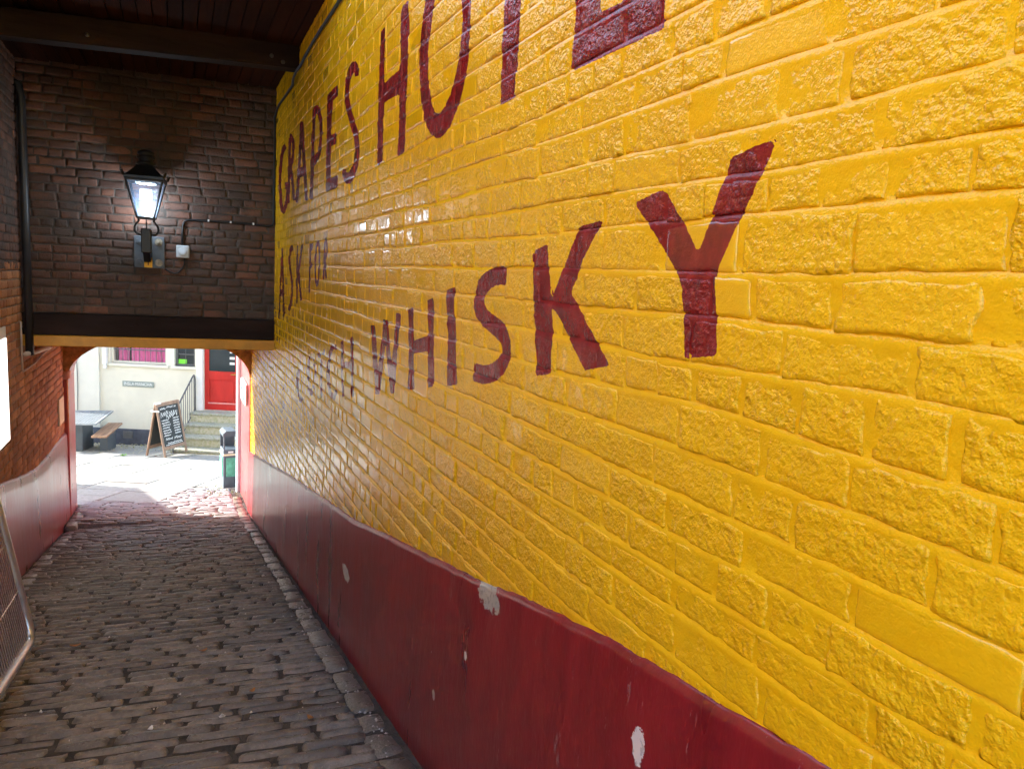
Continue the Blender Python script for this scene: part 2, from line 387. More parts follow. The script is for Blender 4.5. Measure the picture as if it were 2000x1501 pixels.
# ================================================================== THE YELLOW WALL
INK=[(0,[(7.570,1.196),(7.623,1.192),(7.483,1.129),(7.432,1.133)]),
(0,[(7.623,1.192),(7.770,1.180),(7.586,1.121),(7.483,1.129)]),
(0,[(7.770,1.180),(7.900,1.126),(7.680,1.081),(7.586,1.121)]),
(0,[(7.900,1.126),(7.972,1.025),(7.741,0.991),(7.680,1.081)]),
(0,[(7.972,1.025),(7.992,0.903),(7.758,0.878),(7.741,0.991)]),
(0,[(7.992,0.903),(7.960,0.769),(7.729,0.754),(7.758,0.878)]),
(0,[(7.960,0.769),(7.895,0.661),(7.672,0.657),(7.729,0.754)]),
(0,[(7.895,0.661),(7.793,0.585),(7.605,0.603),(7.672,0.657)]),
(0,[(7.793,0.585),(7.573,0.541),(7.617,0.601),(7.605,0.603)]),
(0,[(7.573,0.541),(7.391,0.567),(7.566,0.613),(7.617,0.601)]),
(0,[(7.391,0.567),(7.278,0.621),(7.473,0.656),(7.566,0.613)]),
(0,[(7.278,0.621),(7.197,0.696),(7.393,0.728),(7.473,0.656)]),
(0,[(7.197,0.696),(7.151,0.746),(7.346,0.778),(7.393,0.728)]),
(0,[(7.151,0.746),(7.142,0.755),(7.336,0.788),(7.346,0.778)]),
(0,[(7.225,0.802),(7.499,0.829),(7.493,0.771),(7.219,0.746)]),
(0,[(7.278,1.202),(7.332,0.629),(7.146,0.614),(7.097,1.173)]),
(0,[(7.211,1.170),(7.168,1.162),(7.154,1.222),(7.197,1.230)]),
(0,[(7.168,1.162),(7.094,1.149),(7.033,1.196),(7.154,1.222)]),
(0,[(7.094,1.149),(7.048,1.129),(6.914,1.140),(7.033,1.196)]),
(0,[(7.048,1.129),(7.013,1.083),(6.857,1.065),(6.914,1.140)]),
(0,[(7.013,1.083),(7.027,1.034),(6.876,0.993),(6.857,1.065)]),
(0,[(7.027,1.034),(7.113,0.984),(6.971,0.934),(6.876,0.993)]),
(0,[(7.113,0.984),(7.182,0.951),(7.041,0.900),(6.971,0.934)]),
(0,[(7.182,0.951),(7.196,0.944),(7.055,0.893),(7.041,0.900)]),
(0,[(7.199,0.934),(6.929,0.620),(6.765,0.613),(7.023,0.920)]),
(0,[(6.558,1.225),(6.766,0.592),(6.600,0.577),(6.404,1.196)]),
(0,[(6.550,1.221),(6.231,0.568),(6.079,0.559),(6.386,1.196)]),
(0,[(6.588,0.780),(6.234,0.762),(6.251,0.835),(6.606,0.857)]),
(0,[(5.932,1.200),(5.993,0.559),(5.846,0.546),(5.790,1.173)]),
(0,[(5.860,1.150),(5.815,1.148),(5.858,1.212),(5.903,1.214)]),
(0,[(5.815,1.148),(5.735,1.146),(5.734,1.203),(5.858,1.212)]),
(0,[(5.735,1.146),(5.678,1.126),(5.594,1.151),(5.734,1.203)]),
(0,[(5.678,1.126),(5.613,1.065),(5.501,1.063),(5.594,1.151)]),
(0,[(5.613,1.065),(5.584,0.990),(5.465,0.970),(5.501,1.063)]),
(0,[(5.584,0.990),(5.602,0.913),(5.487,0.878),(5.465,0.970)]),
(0,[(5.602,0.913),(5.664,0.866),(5.572,0.813),(5.487,0.878)]),
(0,[(5.664,0.866),(5.779,0.853),(5.717,0.792),(5.572,0.813)]),
(0,[(5.779,0.853),(5.868,0.849),(5.815,0.787),(5.717,0.792)]),
(0,[(5.868,0.849),(5.887,0.848),(5.834,0.786),(5.815,0.787)]),
(0,[(5.310,1.190),(5.108,1.173),(5.147,0.881),(5.135,0.603),(5.295,0.602)]),
(0,[(5.311,1.188),(4.951,1.182),(4.943,1.116),(5.285,1.122)]),
(0,[(5.294,0.897),(4.963,0.893),(4.963,0.826),(5.287,0.838)]),
(0,[(5.288,0.621),(4.882,0.617),(4.897,0.545),(5.298,0.553)]),
(0,[(4.322,1.100),(4.325,1.111),(4.439,1.130),(4.435,1.119)]),
(0,[(4.325,1.111),(4.341,1.149),(4.440,1.145),(4.439,1.130)]),
(0,[(4.341,1.149),(4.423,1.195),(4.435,1.143),(4.440,1.145)]),
(0,[(4.423,1.195),(4.534,1.215),(4.480,1.150),(4.435,1.143)]),
(0,[(4.534,1.215),(4.631,1.203),(4.531,1.143),(4.480,1.150)]),
(0,[(4.631,1.203),(4.694,1.160),(4.572,1.112),(4.531,1.143)]),
(0,[(4.694,1.160),(4.720,1.105),(4.591,1.072),(4.572,1.112)]),
(0,[(4.720,1.105),(4.710,1.045),(4.584,1.031),(4.591,1.072)]),
(0,[(4.710,1.045),(4.661,0.978),(4.549,0.982),(4.584,1.031)]),
(0,[(4.661,0.978),(4.580,0.906),(4.480,0.920),(4.549,0.982)]),
(0,[(4.580,0.906),(4.497,0.840),(4.403,0.857),(4.480,0.920)]),
(0,[(4.497,0.840),(4.424,0.783),(4.326,0.796),(4.403,0.857)]),
(0,[(4.424,0.783),(4.383,0.736),(4.274,0.733),(4.326,0.796)]),
(0,[(4.383,0.736),(4.373,0.693),(4.260,0.670),(4.274,0.733)]),
(0,[(4.373,0.693),(4.397,0.651),(4.291,0.613),(4.260,0.670)]),
(0,[(4.397,0.651),(4.460,0.611),(4.368,0.562),(4.291,0.613)]),
(0,[(4.460,0.611),(4.526,0.592),(4.472,0.532),(4.368,0.562)]),
(0,[(4.526,0.592),(4.585,0.598),(4.593,0.539),(4.472,0.532)]),
(0,[(4.585,0.598),(4.609,0.604),(4.693,0.569),(4.593,0.539)]),
(0,[(4.609,0.604),(4.605,0.609),(4.732,0.610),(4.693,0.569)]),
(0,[(4.605,0.609),(4.608,0.619),(4.738,0.630),(4.732,0.610)]),
(0,[(4.608,0.619),(4.608,0.622),(4.739,0.633),(4.738,0.630)]),
(0,[(3.849,1.196),(3.744,1.194),(3.751,1.005),(3.735,0.747),(3.729,0.565),(3.836,0.555),(3.845,0.825),(3.853,1.028)]),
(0,[(3.469,1.197),(3.346,1.196),(3.323,0.989),(3.329,0.810),(3.336,0.559),(3.444,0.552),(3.443,0.752),(3.450,0.968)]),
(0,[(3.833,0.929),(3.414,0.928),(3.421,0.826),(3.835,0.853)]),
(0,[(3.054,1.249),(3.076,1.157),(2.963,1.098),(2.944,1.183)]),
(0,[(3.076,1.157),(3.105,1.081),(2.991,1.020),(2.963,1.098)]),
(0,[(3.105,1.081),(3.136,1.008),(3.018,0.954),(2.991,1.020)]),
(0,[(3.136,1.008),(3.146,0.925),(3.025,0.887),(3.018,0.954)]),
(0,[(3.146,0.925),(3.136,0.841),(3.017,0.819),(3.025,0.887)]),
(0,[(3.136,0.841),(3.115,0.770),(3.001,0.764),(3.017,0.819)]),
(0,[(3.115,0.770),(3.085,0.710),(2.980,0.722),(3.001,0.764)]),
(0,[(3.085,0.710),(3.048,0.657),(2.956,0.687),(2.980,0.722)]),
(0,[(3.048,0.657),(3.001,0.610),(2.932,0.662),(2.956,0.687)]),
(0,[(3.001,0.610),(2.943,0.573),(2.906,0.645),(2.932,0.662)]),
(0,[(2.943,0.573),(2.881,0.550),(2.878,0.634),(2.906,0.645)]),
(0,[(2.881,0.550),(2.822,0.542),(2.854,0.630),(2.878,0.634)]),
(0,[(2.822,0.542),(2.767,0.551),(2.824,0.633),(2.854,0.630)]),
(0,[(2.767,0.551),(2.714,0.572),(2.782,0.649),(2.824,0.633)]),
(0,[(2.714,0.572),(2.661,0.605),(2.736,0.676),(2.782,0.649)]),
(0,[(2.661,0.605),(2.618,0.642),(2.698,0.707),(2.736,0.676)]),
(0,[(2.618,0.642),(2.584,0.687),(2.669,0.743),(2.698,0.707)]),
(0,[(2.584,0.687),(2.559,0.744),(2.647,0.791),(2.669,0.743)]),
(0,[(2.559,0.744),(2.545,0.809),(2.633,0.850),(2.647,0.791)]),
(0,[(2.545,0.809),(2.540,0.875),(2.628,0.906),(2.633,0.850)]),
(0,[(2.540,0.875),(2.551,0.953),(2.637,0.967),(2.628,0.906)]),
(0,[(2.551,0.953),(2.596,1.062),(2.677,1.062),(2.637,0.967)]),
(0,[(2.596,1.062),(2.667,1.187),(2.740,1.172),(2.677,1.062)]),
(0,[(2.667,1.187),(2.752,1.277),(2.787,1.222),(2.740,1.172)]),
(0,[(2.752,1.277),(2.845,1.321),(2.824,1.235),(2.787,1.222)]),
(0,[(2.845,1.321),(2.929,1.335),(2.871,1.242),(2.824,1.235)]),
(0,[(2.929,1.335),(3.008,1.316),(2.914,1.232),(2.871,1.242)]),
(0,[(3.008,1.316),(3.054,1.249),(2.944,1.183),(2.914,1.232)]),
(0,[(2.238,0.965),(2.126,0.946),(2.123,0.826),(2.124,0.676),(2.127,0.554),(2.238,0.554),(2.239,0.731),(2.240,0.862)]),
(0,[(1.805,1.111),(1.695,1.097),(1.650,0.682),(1.645,0.648),(1.541,0.641),(1.538,0.648),(1.540,0.672),(1.383,0.664),(1.375,0.598),(1.373,0.543),(1.766,0.549),(1.765,0.717)]),
(0,[(7.701,0.220),(7.897,-0.484),(7.779,-0.479),(7.589,0.215)]),
(0,[(7.713,0.218),(7.509,-0.437),(7.378,-0.428),(7.578,0.217)]),
(0,[(7.747,-0.191),(7.490,-0.171),(7.483,-0.230),(7.761,-0.252)]),
(0,[(6.853,0.189),(6.862,0.197),(6.963,0.181),(6.953,0.173)]),
(0,[(6.862,0.197),(6.901,0.225),(6.970,0.192),(6.963,0.181)]),
(0,[(6.901,0.225),(7.005,0.233),(6.950,0.191),(6.970,0.192)]),
(0,[(7.005,0.233),(7.089,0.205),(6.995,0.175),(6.950,0.191)]),
(0,[(7.089,0.205),(7.147,0.164),(7.035,0.146),(6.995,0.175)]),
(0,[(7.147,0.164),(7.170,0.114),(7.051,0.111),(7.035,0.146)]),
(0,[(7.170,0.114),(7.149,0.059),(7.036,0.070),(7.051,0.111)]),
(0,[(7.149,0.059),(7.087,0.002),(6.981,0.019),(7.036,0.070)]),
(0,[(7.087,0.002),(7.026,-0.051),(6.921,-0.033),(6.981,0.019)]),
(0,[(7.026,-0.051),(6.976,-0.098),(6.867,-0.084),(6.921,-0.033)]),
(0,[(6.976,-0.098),(6.953,-0.145),(6.841,-0.142),(6.867,-0.084)]),
(0,[(6.953,-0.145),(6.962,-0.200),(6.850,-0.205),(6.841,-0.142)]),
(0,[(6.962,-0.200),(6.993,-0.252),(6.885,-0.264),(6.850,-0.205)]),
(0,[(6.993,-0.252),(7.043,-0.296),(6.945,-0.317),(6.885,-0.264)]),
(0,[(7.043,-0.296),(7.077,-0.313),(7.025,-0.353),(6.945,-0.317)]),
(0,[(7.077,-0.313),(7.087,-0.309),(7.120,-0.355),(7.025,-0.353)]),
(0,[(7.087,-0.309),(7.109,-0.304),(7.164,-0.348),(7.120,-0.355)]),
(0,[(7.109,-0.304),(7.115,-0.303),(7.170,-0.347),(7.164,-0.348)]),
(0,[(6.660,0.219),(6.642,-0.270),(6.545,-0.266),(6.563,0.216)]),
(0,[(6.393,0.225),(6.572,0.003),(6.473,-0.002),(6.300,0.217)]),
(0,[(6.576,0.004),(6.414,-0.234),(6.313,-0.226),(6.470,0.008)]),
(0,[(5.961,0.217),(5.966,-0.156),(5.891,-0.154),(5.887,0.214)]),
(0,[(5.946,0.207),(5.797,0.223),(5.803,0.171),(5.941,0.162)]),
(0,[(5.930,0.066),(5.814,0.077),(5.816,0.043),(5.926,0.033)]),
(0,[(5.615,0.224),(5.677,0.196),(5.615,0.181),(5.574,0.199)]),
(0,[(5.677,0.196),(5.708,0.141),(5.640,0.135),(5.615,0.181)]),
(0,[(5.708,0.141),(5.715,0.068),(5.646,0.066),(5.640,0.135)]),
(0,[(5.715,0.068),(5.704,-0.001),(5.636,0.002),(5.646,0.066)]),
(0,[(5.704,-0.001),(5.678,-0.059),(5.612,-0.052),(5.636,0.002)]),
(0,[(5.678,-0.059),(5.646,-0.093),(5.592,-0.075),(5.612,-0.052)]),
(0,[(5.646,-0.093),(5.578,-0.102),(5.602,-0.074),(5.592,-0.075)]),
(0,[(5.578,-0.102),(5.530,-0.081),(5.587,-0.066),(5.602,-0.074)]),
(0,[(5.530,-0.081),(5.496,-0.046),(5.559,-0.038),(5.587,-0.066)]),
(0,[(5.496,-0.046),(5.478,0.005),(5.542,0.008),(5.559,-0.038)]),
(0,[(5.478,0.005),(5.472,0.066),(5.537,0.068),(5.542,0.008)]),
(0,[(5.472,0.066),(5.476,0.125),(5.541,0.126),(5.537,0.068)]),
(0,[(5.476,0.125),(5.488,0.178),(5.553,0.176),(5.541,0.126)]),
(0,[(5.488,0.178),(5.504,0.210),(5.565,0.203),(5.553,0.176)]),
(0,[(5.504,0.210),(5.551,0.231),(5.556,0.202),(5.565,0.203)]),
(0,[(5.551,0.231),(5.615,0.224),(5.574,0.199),(5.556,0.202)]),
(0,[(5.321,0.226),(5.347,-0.040),(5.291,-0.041),(5.265,0.223)]),
(0,[(5.301,0.211),(5.286,0.209),(5.279,0.236),(5.294,0.238)]),
(0,[(5.286,0.209),(5.263,0.207),(5.236,0.229),(5.279,0.236)]),
(0,[(5.263,0.207),(5.247,0.196),(5.199,0.202),(5.236,0.229)]),
(0,[(5.247,0.196),(5.240,0.164),(5.189,0.161),(5.199,0.202)]),
(0,[(5.240,0.164),(5.250,0.136),(5.203,0.122),(5.189,0.161)]),
(0,[(5.250,0.136),(5.280,0.116),(5.241,0.096),(5.203,0.122)]),
(0,[(5.280,0.116),(5.305,0.104),(5.267,0.083),(5.241,0.096)]),
(0,[(5.305,0.104),(5.310,0.101),(5.272,0.080),(5.267,0.083)]),
(0,[(5.313,0.087),(5.237,-0.033),(5.183,-0.028),(5.259,0.091)]),
(1,[(7.346,-1.034),(7.376,-1.043),(7.262,-1.088),(7.233,-1.079)]),
(1,[(7.376,-1.043),(7.460,-1.070),(7.317,-1.105),(7.262,-1.088)]),
(1,[(7.460,-1.070),(7.554,-1.111),(7.363,-1.126),(7.317,-1.105)]),
(1,[(7.554,-1.111),(7.626,-1.163),(7.398,-1.151),(7.363,-1.126)]),
(1,[(7.626,-1.163),(7.640,-1.214),(7.404,-1.168),(7.398,-1.151)]),
(1,[(7.640,-1.214),(7.586,-1.248),(7.371,-1.186),(7.404,-1.168)]),
(1,[(7.586,-1.248),(7.533,-1.272),(7.321,-1.210),(7.371,-1.186)]),
(1,[(7.533,-1.272),(7.493,-1.292),(7.269,-1.239),(7.321,-1.210)]),
(1,[(7.493,-1.292),(7.489,-1.309),(7.262,-1.284),(7.269,-1.239)]),
(1,[(7.489,-1.309),(7.521,-1.336),(7.319,-1.337),(7.262,-1.284)]),
(1,[(7.521,-1.336),(7.558,-1.356),(7.402,-1.383),(7.319,-1.337)]),
(1,[(7.558,-1.356),(7.590,-1.365),(7.494,-1.415),(7.402,-1.383)]),
(1,[(7.590,-1.365),(7.619,-1.373),(7.545,-1.429),(7.494,-1.415)]),
(1,[(7.619,-1.373),(7.627,-1.375),(7.553,-1.431),(7.545,-1.429)]),
(0.8,[(6.252,-0.689),(6.280,-0.696),(6.208,-0.742),(6.181,-0.735)]),
(0.8,[(6.280,-0.696),(6.359,-0.718),(6.258,-0.756),(6.208,-0.742)]),
(0.8,[(6.359,-0.718),(6.443,-0.756),(6.300,-0.774),(6.258,-0.756)]),
(0.8,[(6.443,-0.756),(6.501,-0.804),(6.336,-0.806),(6.300,-0.774)]),
(0.8,[(6.501,-0.804),(6.539,-0.854),(6.365,-0.846),(6.336,-0.806)]),
(0.8,[(6.539,-0.854),(6.563,-0.908),(6.384,-0.890),(6.365,-0.846)]),
(0.8,[(6.563,-0.908),(6.564,-0.960),(6.385,-0.932),(6.384,-0.890)]),
(0.8,[(6.564,-0.960),(6.538,-1.010),(6.365,-0.970),(6.385,-0.932)]),
(0.8,[(6.538,-1.010),(6.485,-1.048),(6.332,-0.995),(6.365,-0.970)]),
(0.8,[(6.485,-1.048),(6.402,-1.070),(6.294,-1.006),(6.332,-0.995)]),
(0.8,[(6.402,-1.070),(6.288,-1.068),(6.283,-1.007),(6.294,-1.006)]),
(0.8,[(6.288,-1.068),(6.192,-1.043),(6.261,-0.999),(6.283,-1.007)]),
(0.8,[(6.192,-1.043),(6.149,-1.028),(6.232,-0.988),(6.261,-0.999)]),
(0.8,[(6.149,-1.028),(6.141,-1.025),(6.225,-0.986),(6.232,-0.988)]),
(0.55,[(5.871,-0.648),(5.948,-0.691),(5.820,-0.697),(5.783,-0.675)]),
(0.55,[(5.948,-0.691),(5.987,-0.745),(5.847,-0.736),(5.820,-0.697)]),
(0.55,[(5.987,-0.745),(5.997,-0.806),(5.855,-0.788),(5.847,-0.736)]),
(0.55,[(5.997,-0.806),(5.985,-0.861),(5.845,-0.835),(5.855,-0.788)]),
(0.55,[(5.985,-0.861),(5.946,-0.907),(5.818,-0.870),(5.845,-0.835)]),
(0.55,[(5.946,-0.907),(5.861,-0.933),(5.782,-0.882),(5.818,-0.870)]),
(0.55,[(5.861,-0.933),(5.725,-0.923),(5.764,-0.883),(5.782,-0.882)]),
(0.55,[(5.725,-0.923),(5.624,-0.877),(5.735,-0.867),(5.764,-0.883)]),
(0.55,[(5.624,-0.877),(5.568,-0.822),(5.691,-0.824),(5.735,-0.867)]),
(0.55,[(5.568,-0.822),(5.544,-0.773),(5.671,-0.785),(5.691,-0.824)]),
(0.55,[(5.544,-0.773),(5.546,-0.729),(5.673,-0.747),(5.671,-0.785)]),
(0.55,[(5.546,-0.729),(5.560,-0.687),(5.686,-0.710),(5.673,-0.747)]),
(0.55,[(5.560,-0.687),(5.592,-0.649),(5.710,-0.680),(5.686,-0.710)]),
(0.55,[(5.592,-0.649),(5.660,-0.624),(5.739,-0.670),(5.710,-0.680)]),
(0.55,[(5.660,-0.624),(5.766,-0.623),(5.760,-0.669),(5.739,-0.670)]),
(0.55,[(5.766,-0.623),(5.871,-0.648),(5.783,-0.675),(5.760,-0.669)]),
(0.45,[(5.525,-0.584),(5.205,-0.524),(5.211,-0.569),(5.485,-0.621)]),
(0.4,[(5.412,-0.599),(5.363,-0.878),(5.264,-0.861),(5.312,-0.588)]),
(0.25,[(4.773,-0.482),(4.776,-0.476),(4.874,-0.493),(4.871,-0.498)]),
(0.25,[(4.776,-0.476),(4.790,-0.454),(4.870,-0.488),(4.874,-0.493)]),
(0.25,[(4.790,-0.454),(4.854,-0.442),(4.862,-0.489),(4.870,-0.488)]),
(0.25,[(4.854,-0.442),(4.935,-0.454),(4.896,-0.495),(4.862,-0.489)]),
(0.25,[(4.935,-0.454),(5.010,-0.482),(4.934,-0.509),(4.896,-0.495)]),
(0.25,[(5.010,-0.482),(5.064,-0.523),(4.967,-0.536),(4.934,-0.509)]),
(0.25,[(5.064,-0.523),(5.099,-0.571),(4.994,-0.573),(4.967,-0.536)]),
(0.25,[(5.099,-0.571),(5.119,-0.623),(5.010,-0.617),(4.994,-0.573)]),
(0.25,[(5.119,-0.623),(5.122,-0.676),(5.012,-0.662),(5.010,-0.617)]),
(0.25,[(5.122,-0.676),(5.109,-0.725),(5.002,-0.703),(5.012,-0.662)]),
(0.25,[(5.109,-0.725),(5.082,-0.767),(4.980,-0.738),(5.002,-0.703)]),
(0.25,[(5.082,-0.767),(5.040,-0.801),(4.950,-0.763),(4.980,-0.738)]),
(0.25,[(5.040,-0.801),(4.981,-0.823),(4.917,-0.776),(4.950,-0.763)]),
(0.25,[(4.981,-0.823),(4.906,-0.829),(4.879,-0.779),(4.917,-0.776)]),
(0.25,[(4.906,-0.829),(4.831,-0.820),(4.855,-0.777),(4.879,-0.779)]),
(0.25,[(4.831,-0.820),(4.774,-0.796),(4.837,-0.768),(4.855,-0.777)]),
(0.25,[(4.774,-0.796),(4.739,-0.773),(4.824,-0.759),(4.837,-0.768)]),
(0.25,[(4.739,-0.773),(4.725,-0.753),(4.819,-0.752),(4.824,-0.759)]),
(0.25,[(4.725,-0.753),(4.720,-0.743),(4.817,-0.745),(4.819,-0.752)]),
(0.25,[(4.720,-0.743),(4.720,-0.741),(4.816,-0.743),(4.817,-0.745)]),
(0.12,[(4.660,-0.419),(4.577,-0.401),(4.569,-0.538),(4.567,-0.626),(4.519,-0.739),(4.585,-0.757),(4.627,-0.617)]),
(0.12,[(4.373,-0.364),(4.302,-0.348),(4.270,-0.522),(4.266,-0.617),(4.234,-0.693),(4.307,-0.713),(4.345,-0.563)]),
(0.1,[(4.627,-0.548),(4.325,-0.503),(4.320,-0.541),(4.624,-0.575)]),
(0,[(3.868,-0.261),(3.728,-0.599),(3.644,-0.583),(3.779,-0.252)]),
(0,[(3.644,-0.581),(3.528,-0.212),(3.606,-0.212),(3.729,-0.588)]),
(0,[(3.611,-0.219),(3.438,-0.550),(3.366,-0.534),(3.533,-0.209)]),
(0,[(3.365,-0.530),(3.305,-0.166),(3.378,-0.167),(3.442,-0.539)]),
(0,[(3.186,-0.142),(3.106,-0.126),(3.078,-0.315),(3.054,-0.468),(3.136,-0.485),(3.147,-0.296)]),
(0,[(2.910,-0.089),(2.833,-0.075),(2.802,-0.286),(2.787,-0.417),(2.863,-0.433),(2.888,-0.195)]),
(0,[(3.102,-0.273),(2.872,-0.229),(2.865,-0.283),(3.096,-0.320)]),
(0,[(2.675,-0.042),(2.591,-0.029),(2.562,-0.170),(2.522,-0.371),(2.621,-0.391),(2.640,-0.199)]),
(0,[(2.123,0.047),(2.137,0.048),(2.133,-0.003),(2.119,-0.003)]),
(0,[(2.137,0.048),(2.174,0.048),(2.164,-0.002),(2.133,-0.003)]),
(0,[(2.174,0.048),(2.222,0.044),(2.199,-0.006),(2.164,-0.002)]),
(0,[(2.222,0.044),(2.276,0.032),(2.239,-0.016),(2.199,-0.006)]),
(0,[(2.276,0.032),(2.324,0.013),(2.271,-0.029),(2.239,-0.016)]),
(0,[(2.324,0.013),(2.360,-0.014),(2.289,-0.044),(2.271,-0.029)]),
(0,[(2.360,-0.014),(2.378,-0.046),(2.297,-0.056),(2.289,-0.044)]),
(0,[(2.378,-0.046),(2.375,-0.082),(2.296,-0.068),(2.297,-0.056)]),
(0,[(2.375,-0.082),(2.348,-0.114),(2.287,-0.078),(2.296,-0.068)]),
(0,[(2.348,-0.114),(2.303,-0.137),(2.262,-0.091),(2.287,-0.078)]),
(0,[(2.303,-0.137),(2.250,-0.153),(2.223,-0.104),(2.262,-0.091)]),
(0,[(2.250,-0.153),(2.193,-0.164),(2.169,-0.115),(2.223,-0.104)]),
(0,[(2.193,-0.164),(2.153,-0.174),(2.119,-0.129),(2.169,-0.115)]),
(0,[(2.153,-0.174),(2.133,-0.185),(2.082,-0.149),(2.119,-0.129)]),
(0,[(2.133,-0.185),(2.124,-0.195),(2.059,-0.177),(2.082,-0.149)]),
(0,[(2.124,-0.195),(2.122,-0.208),(2.053,-0.211),(2.059,-0.177)]),
(0,[(2.122,-0.208),(2.128,-0.223),(2.068,-0.246),(2.053,-0.211)]),
(0,[(2.128,-0.223),(2.149,-0.241),(2.103,-0.277),(2.068,-0.246)]),
(0,[(2.149,-0.241),(2.182,-0.257),(2.151,-0.303),(2.103,-0.277)]),
(0,[(2.182,-0.257),(2.227,-0.270),(2.210,-0.321),(2.151,-0.303)]),
(0,[(2.227,-0.270),(2.273,-0.277),(2.270,-0.332),(2.210,-0.321)]),
(0,[(2.273,-0.277),(2.317,-0.278),(2.325,-0.334),(2.270,-0.332)]),
(0,[(2.317,-0.278),(2.346,-0.277),(2.357,-0.334),(2.325,-0.334)]),
(0,[(2.346,-0.277),(2.352,-0.277),(2.363,-0.334),(2.357,-0.334)]),
(0,[(1.936,0.091),(1.847,0.107),(1.823,-0.003),(1.791,-0.126),(1.785,-0.234),(1.866,-0.249)]),
(0,[(1.672,0.147),(1.566,0.157),(1.642,0.078),(1.703,-0.019),(1.802,-0.046),(1.798,-0.029),(1.720,0.079)]),
(0,[(1.704,-0.015),(1.594,-0.097),(1.494,-0.176),(1.598,-0.199),(1.759,-0.075),(1.794,-0.057)]),
(0,[(1.417,0.188),(1.323,0.208),(1.254,0.143),(1.189,0.071),(1.155,0.144),(1.116,0.246),(1.073,0.255),(1.012,0.263),(1.035,0.220),(1.082,0.140),(1.127,0.058),(1.137,0.034),(1.111,-0.109),(1.199,-0.124),(1.231,0.021),(1.280,0.069)])]
_INKB = [(wr, np.array(q), min(p[0] for p in q), max(p[0] for p in q), min(p[1] for p in q), max(p[1] for p in q)) for wr, q in INK]
def ink_sdf(y, z):
    y = np.asarray(y, float); z = np.asarray(z, float)
    best = np.full(y.shape, .09)
    y0, y1, z0, z1 = y.min() - .09, y.max() + .09, z.min() - .09, z.max() + .09
    for wr, q, a0, a1, b0, b1 in _INKB:
        if a1 < y0 or a0 > y1 or b1 < z0 or b0 > z1: continue
        d2 = np.full(y.shape, 1e9); ins = np.zeros(y.shape, bool)
        n = len(q)
        for i in range(n):
            ax, ay = q[i]; bx, by = q[(i + 1) % n]
            ex, ey = bx - ax, by - ay
            L = ex * ex + ey * ey + 1e-12
            t = np.clip(((y - ax) * ex + (z - ay) * ey) / L, 0, 1)
            d2 = np.minimum(d2, (y - ax - t * ex) ** 2 + (z - ay - t * ey) ** 2)
            if abs(by - ay) > 1e-9:
                ins ^= ((ay > z) != (by > z)) & (y < ex * (z - ay) / ey + ax)
        d = np.sqrt(d2); d = np.where(ins, -d, d)
        if wr > 0: d = d + wr * .05 * (1.2 * fbm(y * 9, z * 14, 3) + .35)
        best = np.minimum(best, d)
    return best

yw = thing('yellow_wall', 'yellow painted brick passage wall lettered in dark red above a maroon dado', 'wall', (WX, 5, passage_z(5)))
# solid core of the wall behind the painted skin
core = MB()
core.box((WX + .03, -1.6, -4.2), (WX + .45, 11.2, 3.0))
core.build('wall_core', simple('wall_core_masonry', (.35, .2, .1), .9), yw)
# courses
def bedline(i, y): return ZC[i] + .011 * fbm(np.asarray(y) * 1.6 + i * 7.7, np.full(np.shape(y), i * 3.3), 2)
ZC = [-3.0]
while ZC[-1] < 2.9:
    ZC.append(ZC[-1] + .085 + RNG.uniform(-.009, .009))
ZC = np.array(ZC)
JT = .014
bricks = []
for i in range(len(ZC) - 1):
    header = (i % 4 == 1)
    y = -1.5 + RNG.uniform(0, .2)
    while y < 11.15:
        r = RNG.rand()
        L = (RNG.uniform(.105, .125) if header else RNG.uniform(.215, .245))
        if not header and r < .30: L = RNG.uniform(.09, .18)
        elif header and r < .15: L = RNG.uniform(.16, .24)
        if y < 0.2: L = .24
        yc = y + L / 2
        zt = dado_top(yc) - .02
        zc = (ZC[i] + ZC[i + 1]) / 2
        top = 2.75 if yc < 3.1 else (1.95 if yc < LWY + .1 else -.66)
        if zc > zt and zc < top:
            if in_frame(np.array([[WX, y, zc], [WX, y + L, zc], [WX, yc, zc + .05], [WX, yc, zc - .05]]), .03).any():
                dd = project(np.array([WX, yc, zc]))[2]
                bricks.append((L * .085 / dd ** 3, i, y, L, yc, zc))
        y += L + RNG.uniform(.004, .020)
bricks.sort(reverse=True)
